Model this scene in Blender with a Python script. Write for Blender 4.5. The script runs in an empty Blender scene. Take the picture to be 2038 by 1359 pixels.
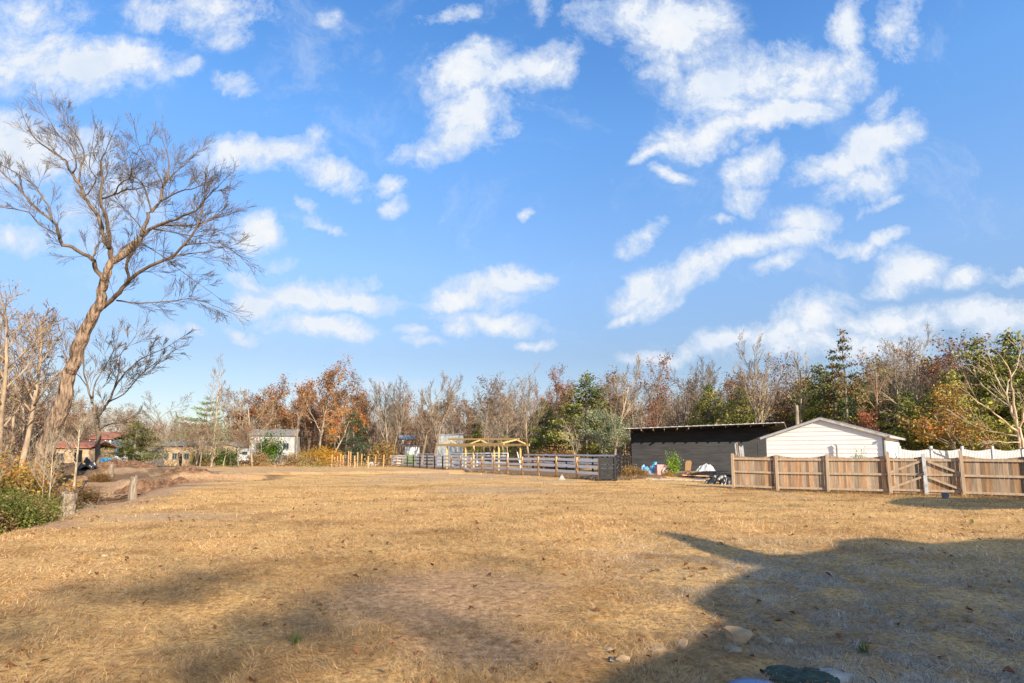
import bpy, math, random
import numpy as np
from mathutils import Vector, Matrix

# ------------------------------------------------------------------ camera, sky, sun, exposure
SC = bpy.context.scene
COL = SC.collection
FPX, HZ, CX, CAMH = 1150.0, 900.0, 1019.0, 1.7
PITCH = math.radians(6.0)
PPY = HZ - FPX * math.tan(PITCH)
R = math.radians
cam_d = bpy.data.cameras.new('camera')
cam_d.sensor_width = 36.0
cam_d.lens = FPX / 2038 * 36.0
cam_d.shift_y = (PPY - 679.5) / 2038
cam_d.clip_start, cam_d.clip_end = 0.1, 4000
cam = bpy.data.objects.new('camera', cam_d)
COL.objects.link(cam)
cam.location = (0, 0, CAMH)
cam.rotation_euler = (R(90) + PITCH, 0, 0)
SC.camera = cam

SUN_EL, SUN_AZ = R(22.5), R(32.0)          # azimuth measured from straight behind the camera towards the right
SUN_DIR = Vector((math.sin(SUN_AZ) * math.cos(SUN_EL), -math.cos(SUN_AZ) * math.cos(SUN_EL), math.sin(SUN_EL)))
sun_d = bpy.data.lights.new('sun', 'SUN')
sun_d.energy = 5.0
sun_d.angle = R(0.53)
sun_d.color = (1.0, 0.85, 0.65)
sun = bpy.data.objects.new('sun', sun_d)
COL.objects.link(sun)
sun.location = (30, -30, 40)
sun.rotation_euler = SUN_DIR.to_track_quat('Z', 'Y').to_euler()

SC.view_settings.view_transform = 'Standard'
SC.view_settings.look = 'None'
SC.view_settings.exposure = 0.87
SC.view_settings.gamma = 1.0
SC.cycles.max_bounces = 5
SC.cycles.diffuse_bounces = 3
SC.cycles.transparent_max_bounces = 4


def ray(px, py):
    """direction of the view through a pixel of the 2038x1359 photograph, scaled so that its y part is 1"""
    u, v = (px - CX) / FPX, -(py - PPY) / FPX
    c, s = math.cos(PITCH), math.sin(PITCH)
    d = (u, c - s * v, s + c * v)
    return d[0] / d[1], d[2] / d[1]


def D(px, py, d):
    a, b = ray(px, py)
    return Vector((a * d, d, CAMH + b * d))


def XD(px, d):
    return (px - CX) / FPX * d * 1.0


def G(px, py, z=0.0):
    a, b = ray(px, py)
    d = (z - CAMH) / b
    return Vector((a * d, d, z))


STR = 0.08
W = bpy.data.worlds.new('World')
SC.world = W
W.use_nodes = True
nt = W.node_tree
nt.nodes.clear()
N = lambda t: nt.nodes.new(t)
L = lambda a, b: nt.links.new(a, b)


def wmath(op, a, b=None, clamp=False):
    n = N('ShaderNodeMath')
    n.operation = op
    n.use_clamp = clamp
    for i, v in enumerate((a, b)):
        if v is None:
            continue
        if isinstance(v, (int, float)):
            n.inputs[i].default_value = v
        else:
            L(v, n.inputs[i])
    return n.outputs[0]


def wmap(val, f0, f1, t0=0.0, t1=1.0, smooth=True):
    n = N('ShaderNodeMapRange')
    n.interpolation_type = 'SMOOTHSTEP' if smooth else 'LINEAR'
    L(val, n.inputs[0])
    for i, v in enumerate((f0, f1, t0, t1)):
        n.inputs[i + 1].default_value = v
    return n.outputs[0]


out = N('ShaderNodeOutputWorld')
bg = N('ShaderNodeBackground')
bg.inputs[1].default_value = STR
sky = N('ShaderNodeTexSky')
sky.sky_type = 'NISHITA'
sky.sun_disc = False
sky.sun_elevation = SUN_EL
sky.sun_rotation = math.pi - SUN_AZ
sky.altitude = 200
sky.air_density = 1.0
sky.dust_density = 0.35
sky.ozone_density = 2.2
tc = N('ShaderNodeTexCoord')
sep = N('ShaderNodeSeparateXYZ')
L(tc.outputs['Generated'], sep.inputs[0])
ysafe = wmath('MAXIMUM', sep.outputs[1], 0.08)
uu = wmath('DIVIDE', sep.outputs[0], ysafe)
vv = wmath('DIVIDE', sep.outputs[2], ysafe)
comb = N('ShaderNodeCombineXYZ')
L(uu, comb.inputs[0])
L(vv, comb.inputs[1])


def wnoise(vec, scale, detail, rough=0.55, dist=0.0, color=False):
    n = N('ShaderNodeTexNoise')
    n.inputs['Scale'].default_value = scale
    n.inputs['Detail'].default_value = detail
    n.inputs['Roughness'].default_value = rough
    n.inputs['Distortion'].default_value = dist
    L(vec, n.inputs['Vector'])
    return n.outputs['Color' if color else 'Fac']


def wvec(op, a, b=None, s=None):
    n = N('ShaderNodeVectorMath')
    n.operation = op
    L(a, n.inputs[0])
    if b is not None:
        if isinstance(b, tuple):
            n.inputs[1].default_value = b
        else:
            L(b, n.inputs[1])
    if s is not None:
        n.inputs['Scale'].default_value = s
    return n.outputs[0]


# the cloud field: noise-warped position on the sky, soft lobes where clouds are gathered, broken up by fractal noise
warp = wvec('SCALE', wvec('SUBTRACT', wnoise(comb.outputs[0], 7.0, 5, 0.6, color=True), (0.5, 0.5, 0.5)), s=0.10)
wuv = wvec('ADD', comb.outputs[0], warp)
CLOUDS = [
    (150, 130, 200, 75, 0, 1), (60, 50, 140, 90, 0, .62), (275, 120, 75, 60, 0, .8), (60, 300, 120, 75, 0, 1),
    (20, 285, 90, 70, 0, .9), (160, 300, 80, 60, 0, .7), (400, 20, 160, 55, 0, .75), (440, 70, 80, 55, 0, .5),
    (475, 300, 95, 45, 0, .95), (560, 300, 90, 42, 0, .85), (665, 345, 85, 35, -12, .9), (605, 275, 60, 35, 0, .6),
    (515, 465, 52, 36, 0, .9), (600, 400, 30, 22, -40, .75), (640, 440, 50, 16, -20, .7), (785, 365, 36, 22, 0, .75),
    (785, 405, 34, 22, 20, .75), (925, 140, 105, 62, 20, 1), (1075, 130, 95, 42, 10, .9), (1010, 150, 80, 50, 20, 1),
    (945, 220, 105, 75, 30, 1), (905, 275, 100, 42, 20, .85), (840, 300, 58, 38, 0, .75), (985, 270, 60, 45, 0, .6),
    (905, 25, 48, 24, 25, .7), (862, 45, 42, 14, 15, .5), (460, 178, 52, 24, 0, .7), (655, 45, 34, 30, 0, .5),
    (370, 140, 40, 20, 0, .45), (1240, 30, 115, 75, 0, .9), (1345, 50, 125, 90, 0, 1), (1395, 110, 65, 50, 0, .7),
    (1310, 130, 80, 40, 0, .5), (1440, 180, 120, 90, 20, .9), (1530, 150, 130, 75, 15, .85), (1640, 150, 120, 62, 15, .8),
    (1695, 50, 42, 80, -20, .7), (1795, 60, 52, 95, -25, .75), (1560, 225, 130, 42, 12, .95), (1400, 255, 120, 45, 22, 1),
    (1310, 297, 60, 18, 20, .8), (1330, 345, 44, 18, -15, .75), (1500, 325, 82, 50, 12, .9), (1480, 390, 60, 45, 0, .55),
    (1745, 285, 105, 52, 28, 1), (1650, 335, 90, 32, 15, .95), (1720, 365, 85, 50, 20, .85), (1760, 215, 40, 60, -20, .6),
    (1290, 460, 58, 28, 28, .95), (1290, 580, 95, 48, 30, 1), (1390, 525, 120, 40, 22, 1), (1525, 488, 140, 34, 12, 1),
    (1600, 440, 90, 34, 0, .85), (1240, 632, 55, 12, 28, .9), (1430, 440, 36, 16, 0, .7), (1545, 532, 60, 22, 28, .85),
    (1770, 478, 55, 18, 6, .9), (1690, 490, 70, 20, 0, .75), (1745, 415, 60, 14, 18, .6), (1805, 532, 92, 40, 14, 1),
    (1925, 540, 55, 22, 8, .8), (2015, 545, 42, 20, 8, .75), (1620, 625, 100, 45, 12, 1), (1560, 665, 130, 38, 12, .95),
    (1780, 640, 190, 42, 0, .85), (1980, 625, 140, 46, 0, .9), (1420, 685, 95, 26, 18, .95), (1700, 690, 330, 40, 0, .8),
    (1290, 715, 90, 18, 10, .6), (600, 590, 130, 46, 0, 1), (520, 600, 70, 30, 5, .95), (710, 603, 105, 28, -6, .95),
    (640, 655, 115, 26, -6, .95), (500, 557, 60, 20, -12, .7), (560, 520, 60, 20, 15, .5), (735, 560, 36, 14, 0, .5),
    (985, 570, 125, 30, 8, 1), (915, 597, 80, 26, 12, 1), (1000, 600, 60, 26, 0, .6), (980, 640, 125, 26, -4, .95),
    (905, 655, 50, 22, 0, .8), (815, 665, 45, 12, 0, .7), (840, 687, 50, 14, 0, .8), (1070, 686, 44, 13, 0, .8),
    (1050, 420, 24, 14, 0, .6), (40, 475, 85, 40, 0, .8), (190, 420, 230, 120, 0, .42), (480, 655, 60, 14, -20, .6),
    (310, 660, 60, 24, 0, .4), (375, 655, 26, 10, 0, .6), (1080, 20, 40, 50, 0, .4), (680, 770, 200, 26, 0, .38),
]
acc = None
cuv = wuv
for ci, (px, py, rx, ry, rot, st) in enumerate(CLOUDS):
    if ci and ci % 6 == 0:          # makes the node compiler take the lobes a few at a time
        ma = N('ShaderNodeVectorMath')
        ma.operation = 'MULTIPLY_ADD'
        L(acc, ma.inputs[0])
        ma.inputs[1].default_value = (1e-7, 1e-7, 0)
        L(wuv, ma.inputs[2])
        cuv = ma.outputs[0]
    a, b = ray(px, py)
    m = N('ShaderNodeMapping')
    m.vector_type = 'TEXTURE'
    m.inputs['Location'].default_value = (a, b, 0)
    m.inputs['Rotation'].default_value = (0, 0, R(rot))
    m.inputs['Scale'].default_value = (rx / FPX * 1.25, ry / FPX * 1.25, 1)
    L(cuv, m.inputs['Vector'])
    ln = N('ShaderNodeVectorMath')
    ln.operation = 'LENGTH'
    L(m.outputs[0], ln.inputs[0])
    f = wmap(ln.outputs['Value'], 1.25, 0.0, 0.0, st)
    acc = f if acc is None else wmath('MAXIMUM', acc, f)
fine = wnoise(comb.outputs[0], 9.0, 11, 0.70, 0.35)
wide = wnoise(comb.outputs[0], 3.2, 4, 0.5)
dens = wmath('ADD', acc, wmath('MULTIPLY', wmath('SUBTRACT', fine, 0.5), 2.4))
dens = wmath('ADD', dens, wmath('MULTIPLY', wmath('SUBTRACT', wide, 0.5), 0.35))
dens = wmath('ADD', dens, wmath('MULTIPLY', wmath('SUBTRACT', wnoise(wuv, 38.0, 8, 0.7), 0.5), 0.75))
veil = wmath('MULTIPLY', wmap(wnoise(wuv, 4.5, 9, 0.68, 0.6), 0.50, 0.74, 0.0, 0.34), wmap(sep.outputs[2], 0.05, 0.3))
alpha = wmath('MAXIMUM', wmap(dens, 0.10, 0.82, smooth=False), 0.0)
alpha = wmath('MAXIMUM', wmath('MULTIPLY', alpha, wmap(acc, 0.02, 0.30)), veil)
front = wmap(sep.outputs[1], 0.05, 0.2)
alpha = wmath('MULTIPLY', alpha, front)
# behind the camera: unseen white cloud, thickened to add neutral fill light
rear = wmap(wnoise(tc.outputs['Generated'], 3.0, 7, 0.6), 0.40, 0.60)
rear = wmath('MULTIPLY', rear, wmath('SUBTRACT', 1.0, front))
alpha = wmath('ADD', alpha, rear, True)
shade = wmap(wnoise(wuv, 8.0, 7, 0.62), 0.32, 0.58)
thick = wmap(dens, 0.5, 1.3)
cr = N('ShaderNodeMix')
cr.data_type = 'RGBA'
cr.inputs[6].default_value = (4.5, 5.3, 6.5, 1)
cr.inputs[7].default_value = (6.5, 6.6, 6.75, 1)
inner = wmath('MULTIPLY', wmap(dens, 0.75, 1.35), wmap(wide, 0.40, 0.60))
lum = wmath('ADD', wmath('MULTIPLY', shade, 0.45), wmath('MULTIPLY', thick, 0.65), True)
L(wmath('SUBTRACT', lum, wmath('MULTIPLY', inner, 0.62), True), cr.inputs[0])
tint = N('ShaderNodeMix')
tint.data_type = 'RGBA'
tint.blend_type = 'MULTIPLY'
tint.inputs[0].default_value = 1.0
tr2 = N('ShaderNodeValToRGB')
stops = [(0.0, (.75, .68, .72)), (.163, (.86, .82, .87)), (.30, (1.18, 1.26, 1.38)), (.5, (1.11, 1.57, 1.93)), (.65, (.86, 1.47, 2.0))]
while len(tr2.color_ramp.elements) < len(stops):
    tr2.color_ramp.elements.new(.5)
for e, (p, c) in zip(tr2.color_ramp.elements, stops):
    e.position = p
    e.color = tuple(x / 2 for x in c) + (1,)
L(sep.outputs[2], tr2.inputs[0])
L(wvec('SCALE', tr2.outputs[0], s=2.0), tint.inputs[7])
L(sky.outputs[0], tint.inputs[6])
side = wmap(sep.outputs[0], 0.1, 0.75, 1.0, 1.22)
mx = N('ShaderNodeMix')
mx.data_type = 'RGBA'
L(alpha, mx.inputs[0])
L(wvec('SCALE', tint.outputs[2], s=1.0), mx.inputs[6])
L(side, mx.inputs[6].links[0].from_node.inputs['Scale'])
L(cr.outputs[2], mx.inputs[7])
L(mx.outputs[2], bg.inputs[0])
L(bg.outputs[0], out.inputs[0])


# ------------------------------------------------------------------ helpers
def tag(o, label=None, cat=None, group=None, kind=None):
    if label:
        o['label'] = label
    if cat:
        o['category'] = cat
    if group:
        o['group'] = group
    if kind:
        o['kind'] = kind
    return o


def empty(name, loc, rz=0.0, label=None, cat=None, group=None):
    o = bpy.data.objects.new(name, None)
    o.empty_display_size = 0.2
    o.location = loc
    o.rotation_euler = (0, 0, rz)
    COL.objects.link(o)
    return tag(o, label, cat, group)


class MB:
    def __init__(s):
        s.v, s.f, s.c = [], [], []

    def box(s, c, size, M=None):
        i = len(s.v)
        hx, hy, hz = size[0] / 2, size[1] / 2, size[2] / 2
        for z in (-hz, hz):
            for x, y in ((-hx, -hy), (hx, -hy), (hx, hy), (-hx, hy)):
                p = Vector((x, y, z))
                if M is not None:
                    p = M @ p
                s.v.append((p[0] + c[0], p[1] + c[1], p[2] + c[2]))
        s.f += [(i + 3, i + 2, i + 1, i), (i + 4, i + 5, i + 6, i + 7), (i, i + 1, i + 5, i + 4), (i + 1, i + 2, i + 6, i + 5),
                (i + 2, i + 3, i + 7, i + 6), (i + 3, i, i + 4, i + 7)]
        return s

    def beam(s, a, b, w, h, up=(0, 0, 1)):
        a, b = Vector(a), Vector(b)
        d = b - a
        ln = d.length
        if ln < 1e-6:
            return s
        d.normalize()
        u = Vector(up)
        if abs(d.dot(u)) > .98:
            u = Vector((0, 1, 0))
        y = u.cross(d).normalized()
        z = d.cross(y)
        M = Matrix((d, y, z)).transposed()
        return s.box((a + b) / 2, (ln, w, h), M)

    def prism(s, pts, z0, z1):
        i, n = len(s.v), len(pts)
        s.v += [(p[0], p[1], z0) for p in pts] + [(p[0], p[1], z1) for p in pts]
        s.f += [tuple(range(i + n - 1, i - 1, -1)), tuple(range(i + n, i + 2 * n))]
        s.f += [(i + k, i + (k + 1) % n, i + n + (k + 1) % n, i + n + k) for k in range(n)]
        return s

    def solid(s, pts, off):
        """a flat outline in space, thickened by the vector off"""
        i, n = len(s.v), len(pts)
        off = Vector(off)
        s.v += [tuple(p) for p in pts] + [tuple(Vector(p) + off) for p in pts]
        s.f += [tuple(range(i + n - 1, i - 1, -1)), tuple(range(i + n, i + 2 * n))]
        s.f += [(i + k, i + (k + 1) % n, i + n + (k + 1) % n, i + n + k) for k in range(n)]
        return s

    def tube(s, pts, rad, n=6, rough=0.0, rng=None):
        pts = [Vector(p) for p in pts]
        i0 = len(s.v)
        up = Vector((0.31, 0.22, 0.93))
        for k, p in enumerate(pts):
            d = (pts[min(k + 1, len(pts) - 1)] - pts[max(k - 1, 0)])
            if d.length < 1e-7:
                d = Vector((0, 0, 1))
            d.normalize()
            a = d.cross(up)
            if a.length < .15:
                a = d.cross(Vector((1, 0, 0)))
            a.normalize()
            b = d.cross(a)
            r = rad[k]
            for q in range(n):
                t = 2 * math.pi * q / n
                rr = r * (1 + (rng.uniform(-rough, rough) if rng else 0))
                w = p + a * (math.cos(t) * rr) + b * (math.sin(t) * rr)
                s.v.append((w[0], w[1], w[2]))
        for k in range(len(pts) - 1):
            for q in range(n):
                q2 = (q + 1) % n
                s.f.append((i0 + k * n + q, i0 + k * n + q2, i0 + (k + 1) * n + q2, i0 + (k + 1) * n + q))
        s.f.append(tuple(i0 + (len(pts) - 1) * n + q for q in range(n)))
        s.f.append(tuple(i0 + q for q in range(n - 1, -1, -1)))
        return s

    def mesh(s, name, m, smooth=False):
        me = bpy.data.meshes.new(name)
        me.from_pydata(s.v, [], s.f)
        if m is not None:
            me.materials.append(m)
        if smooth:
            me.polygons.foreach_set('use_smooth', [True] * len(me.polygons))
        me.update()
        return me

    def build(s, name, m, parent=None, smooth=False, loc=None, bevel=0.0):
        o = bpy.data.objects.new(name, s.mesh(name, m, smooth))
        COL.objects.link(o)
        if parent is not None:
            o.parent = parent
        if loc is not None:
            o.location = loc
        if bevel:
            b = o.modifiers.new('bevel', 'BEVEL')
            b.width = bevel
            b.segments = 2
            b.limit_method = 'ANGLE'
        return o


def copy_tree(o, parent=None):
    c = o.copy()
    COL.objects.link(c)
    c.parent = parent
    for ch in list(o.children):
        copy_tree(ch, c)
    return c


def np_mesh(name, verts, nv, attr, m):
    """verts (K*nv,3): K faces of nv corners each; attr (K*nv,4) colours or None"""
    K = len(verts) // nv
    me = bpy.data.meshes.new(name)
    me.vertices.add(len(verts))
    me.vertices.foreach_set('co', verts.astype(np.float32).ravel())
    me.loops.add(K * nv)
    me.loops.foreach_set('vertex_index', np.arange(K * nv, dtype=np.int32))
    me.polygons.add(K)
    me.polygons.foreach_set('loop_start', np.arange(0, K * nv, nv, dtype=np.int32))
    me.polygons.foreach_set('loop_total', np.full(K, nv, dtype=np.int32))
    if attr is not None:
        a = me.color_attributes.new('Col', 'FLOAT_COLOR', 'POINT')
        a.data.foreach_set('color', attr.astype(np.float32).ravel())
    me.materials.append(m)
    me.update(calc_edges=True)
    return me


def vnoise(x, y, scale, seed=0):
    x = np.asarray(x, float) / scale + 1000.3 + seed * 17.1
    y = np.asarray(y, float) / scale + 1000.7 + seed * 5.3
    xi, yi = np.floor(x).astype(np.int64), np.floor(y).astype(np.int64)
    fx, fy = x - xi, y - yi
    fx, fy = fx * fx * (3 - 2 * fx), fy * fy * (3 - 2 * fy)

    def h(a, b):
        n = (a * 374761393 + b * 668265263 + seed * 974711) & 0x7fffffff
        n = ((n ^ (n >> 13)) * 1274126177) & 0x7fffffff
        return ((n ^ (n >> 16)) & 0xffff) / 65535.0
    return (h(xi, yi) * (1 - fx) + h(xi + 1, yi) * fx) * (1 - fy) + (h(xi, yi + 1) * (1 - fx) + h(xi + 1, yi + 1) * fx) * fy


def fbm(x, y, scale, seed=0, o=4):
    r, a, t = 0, 1.0, 0
    for k in range(o):
        r = r + a * vnoise(x, y, scale / 2 ** k, seed + k * 7)
        t += a
        a *= .55
    return r / t


def sstep(a, b, x):
    t = np.clip((np.asarray(x, float) - a) / (b - a), 0, 1)
    return t * t * (3 - 2 * t)


# ------------------------------------------------------------------ materials
def mat(name, col, col2=None, scale=4.0, rough=0.9, bump=0.0, bscale=None, detail=5, spec=0.15, stretch=None, metal=0.0,
        attr=False, objcol=False, trans=0.0, obj_rand=0.0, coord='Object', ramp=(0.35, 0.65)):
    m = bpy.data.materials.new(name)
    m.use_nodes = True
    t = m.node_tree
    b = t.nodes['Principled BSDF']
    b.inputs['Roughness'].default_value = rough
    b.inputs['Specular IOR Level'].default_value = spec
    b.inputs['Metallic'].default_value = metal
    tcn = t.nodes.new('ShaderNodeTexCoord')
    vec = tcn.outputs[coord]
    if stretch:
        mp = t.nodes.new('ShaderNodeMapping')
        mp.inputs['Scale'].default_value = stretch
        t.links.new(vec, mp.inputs[0])
        vec = mp.outputs[0]
    nz = t.nodes.new('ShaderNodeTexNoise')
    nz.inputs['Scale'].default_value = scale
    nz.inputs['Detail'].default_value = detail
    nz.inputs['Roughness'].default_value = 0.62
    t.links.new(vec, nz.inputs['Vector'])
    rp = t.nodes.new('ShaderNodeValToRGB')
    rp.color_ramp.elements[0].position, rp.color_ramp.elements[1].position = ramp
    c2 = col2 or tuple(x * 1.25 for x in col)
    rp.color_ramp.elements[0].color = (*col, 1)
    rp.color_ramp.elements[1].color = (*c2, 1)
    t.links.new(nz.outputs['Fac'], rp.inputs[0])
    cur = rp.outputs[0]

    def mul(a, other):
        x = t.nodes.new('ShaderNodeMix')
        x.data_type = 'RGBA'
        x.blend_type = 'MULTIPLY'
        x.inputs[0].default_value = 1.0
        t.links.new(a, x.inputs[6])
        t.links.new(other, x.inputs[7])
        return x.outputs[2]
    if attr:
        an = t.nodes.new('ShaderNodeAttribute')
        an.attribute_name = 'Col'
        cur = mul(cur, an.outputs['Color'])
    if objcol:
        oi = t.nodes.new('ShaderNodeObjectInfo')
        cur = mul(cur, oi.outputs['Color'])
    t.links.new(cur, b.inputs['Base Color'])
    if bump:
        bn = t.nodes.new('ShaderNodeTexNoise')
        bn.inputs['Scale'].default_value = bscale or scale * 4
        bn.inputs['Detail'].default_value = 6
        t.links.new(vec, bn.inputs['Vector'])
        bu = t.nodes.new('ShaderNodeBump')
        bu.inputs['Strength'].default_value = min(1.0, bump * 10)
        bu.inputs['Distance'].default_value = bump
        t.links.new(bn.outputs['Fac'], bu.inputs['Height'])
        t.links.new(bu.outputs[0], b.inputs['Normal'])
    if trans:
        tr = t.nodes.new('ShaderNodeBsdfTranslucent')
        t.links.new(cur, tr.inputs[0])
        mxs = t.nodes.new('ShaderNodeMixShader')
        mxs.inputs[0].default_value = trans
        t.links.new(b.outputs[0], mxs.inputs[1])
        t.links.new(tr.outputs[0], mxs.inputs[2])
        t.links.new(mxs.outputs[0], t.nodes['Material Output'].inputs[0])
    return m


M_BARK = mat('bark', (.12, .095, .072), (.34, .285, .22), 3.0, .95, .03, 9, stretch=(1, 1, .28), objcol=True)
M_BIGBARK = mat('furrowed_bark', (.055, .035, .025), (.34, .245, .175), 3.4, .95, .16, 4.5, stretch=(2.4, 2.4, .45), ramp=(.36, .6))
M_TWIG = mat('twig', (.13, .108, .085), (.25, .21, .165), 1.0, .95, objcol=True)
M_LEAF = mat('leaf', (.78, .78, .78), (1.15, 1.15, 1.15), 1.3, .7, attr=True, objcol=True, trans=.22)
M_NEEDLE = mat('needle', (.7, .7, .7), (1.2, 1.2, 1.2), 1.0, .75, attr=True, objcol=True, trans=.12)
M_CLUMP = mat('brush_leaf', (.8, .8, .8), (1.1, 1.1, 1.1), 2.0, .8, attr=True, trans=.15)
M_STRAW = mat('straw', (.9, .9, .9), (1.05, 1.05, 1.05), 2.0, .65, attr=True, trans=.4, spec=.25)
M_DEADLEAF = mat('dead_leaf', (.8, .8, .8), (1.05, 1.05, 1.05), 9.0, .8, attr=True)
M_CEDARWOOD = mat('weathered_cedar', (.26, .19, .13), (.41, .32, .235), 2.2, .85, .006, 30, stretch=(5, 5, .5), attr=True)
M_POSTWOOD = mat('weathered_post', (.34, .25, .17), (.47, .375, .28), 3, .85, .004, 30, stretch=(5, 5, .6))
M_NEWWOOD = mat('new_pine_lumber', (.50, .32, .12), (.64, .45, .20), 3, .7, .002, 30, stretch=(3, 3, 3))
M_STAKE = mat('bare_pine_post', (.45, .25, .11), (.62, .38, .18), 3, .8, .003, 20, stretch=(4, 4, .6))
M_GREYWOOD = mat('grey_wood', (.13, .10, .075), (.33, .27, .21), 4, .9, .01, 20, stretch=(4, 4, .5))
M_WHITEPAINT = mat('white_paint', (.76, .76, .77), (.86, .85, .84), 2.0, .6, spec=.3)
M_WHITESIDE = mat('white_siding', (.76, .76, .77), (.82, .82, .82), 1.2, .5, spec=.35)
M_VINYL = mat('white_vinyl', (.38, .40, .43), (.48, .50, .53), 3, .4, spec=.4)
M_BLACKPAINT = mat('black_paint', (.011, .012, .014), (.022, .023, .027), 2.5, .5, .002, 30, spec=.3)
M_BLACKSIDE = mat('black_siding', (.010, .011, .014), (.030, .032, .039), 1.3, .6, .004, 20, stretch=(.6, .6, 5), spec=.35, detail=8)
M_ROOFTRIM = mat('metal_roof_edge', (.35, .33, .31), (.6, .58, .55), 3, .5, spec=.4)
M_METAL = mat('galvanised_metal', (.15, .17, .19), (.34, .37, .40), 2.5, .6, spec=.3)
M_GREYTRIM = mat('grey_trim', (.17, .17, .18), (.24, .24, .25), 3, .6)
M_DARK = mat('dark_opening', (.012, .012, .013), (.02, .02, .02), 3, .6)
M_SHINGLE = mat('shingle', (.16, .15, .15), (.26, .25, .24), 8, .95, .01, 30)
M_REDROOF = mat('red_brown_roof', (.25, .10, .07), (.38, .17, .12), 6, .95, .01, 30)
M_SLATE = mat('blue_grey_roof', (.12, .14, .17), (.20, .23, .27), 6, .8, .01, 30)
M_GREYSIDE = mat('grey_house_siding', (.26, .27, .285), (.44, .445, .45), 1.5, .7)
M_TANWALL = mat('tan_wall', (.36, .25, .15), (.52, .39, .26), 2, .85)
M_BRICK = mat('brick_wall', (.30, .15, .10), (.42, .24, .17), 6, .9, .01, 30)
M_BLUEWALL = mat('blue_wall', (.12, .19, .36), (.20, .28, .46), 2, .7)
M_STONE = mat('sandstone', (.26, .18, .105), (.46, .33, .20), 5, .95, .012, 14, ramp=(.3, .7))
M_GREYSTONE = mat('grey_rubble', (.17, .14, .10), (.38, .32, .235), 6, .95, .012, 16)
M_BLUEPLASTIC = mat('blue_plastic', (.01, .09, .26), (.03, .17, .38), 5, .35, .004, 12, spec=.5)
M_BLUETARP = mat('blue_tarp', (.02, .20, .45), (.08, .42, .68), 4, .4, .02, 9, spec=.5)
M_GREENTARP = mat('dark_green_tarp', (.006, .016, .010), (.035, .06, .035), 14, .7, .02, 25, spec=.5)
M_BLACKPLASTIC = mat('black_plastic', (.01, .01, .012), (.03, .03, .035), 5, .35, .02, 9, spec=.5)
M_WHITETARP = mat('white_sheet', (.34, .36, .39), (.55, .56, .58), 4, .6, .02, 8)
M_PINK = mat('pink_plastic', (.50, .20, .20), (.66, .34, .33), 4, .5, spec=.4)
M_TIRE = mat('pale_wheel', (.30, .29, .26), (.50, .48, .42), 4, .8)
M_RUSTMETAL = mat('rusty_tan_metal', (.22, .12, .06), (.38, .24, .13), 8, .7)
M_WICKER = mat('tan_wicker', (.20, .12, .06), (.32, .20, .11), 20, .85)
M_PIPE = mat('grey_pipe', (.16, .17, .19), (.30, .32, .35), 4, .4)
M_CONCRETE = mat('pale_concrete', (.20, .195, .18), (.50, .48, .44), 5, .95, .01, 20)
M_CARPAINT = mat('white_car_paint', (.70, .72, .74), (.76, .78, .80), 3, .25, spec=.6)
M_GLASS = mat('car_glass', (.02, .03, .04), (.04, .05, .06), 3, .1, spec=.8)
M_RUBBER = mat('rubber', (.015, .015, .015), (.03, .03, .03), 3, .8)
M_CLOD = mat('dark_soil_clod', (.055, .032, .022), (.22, .13, .08), 5, .98, .03, 9)

# ------------------------------------------------------------------ ground
EDGE = [(-60, -4.2), (5, -7.0), (11, -9.4), (14, -10.7), (18, -12.2), (22, -13.6), (27, -15.5), (33, -17.8), (42, -21), (50, -27), (80, -45), (700, -300)]
PAD = [(-15.9, 76.4), (5.2, 34.7), (9.6, 36.0), (9.7, 46.4), (1.0, 61), (-1, 70), (-13, 86)]


def in_poly(x, y, poly):
    c = np.zeros(np.shape(x), bool)
    n = len(poly)
    for i in range(n):
        x0, y0 = poly[i]
        x1, y1 = poly[(i + 1) % n]
        k = ((y0 > y) != (y1 > y)) & (x < (x1 - x0) * (y - y0) / (y1 - y0 + 1e-9) + x0)
        c ^= k
    return c


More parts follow.
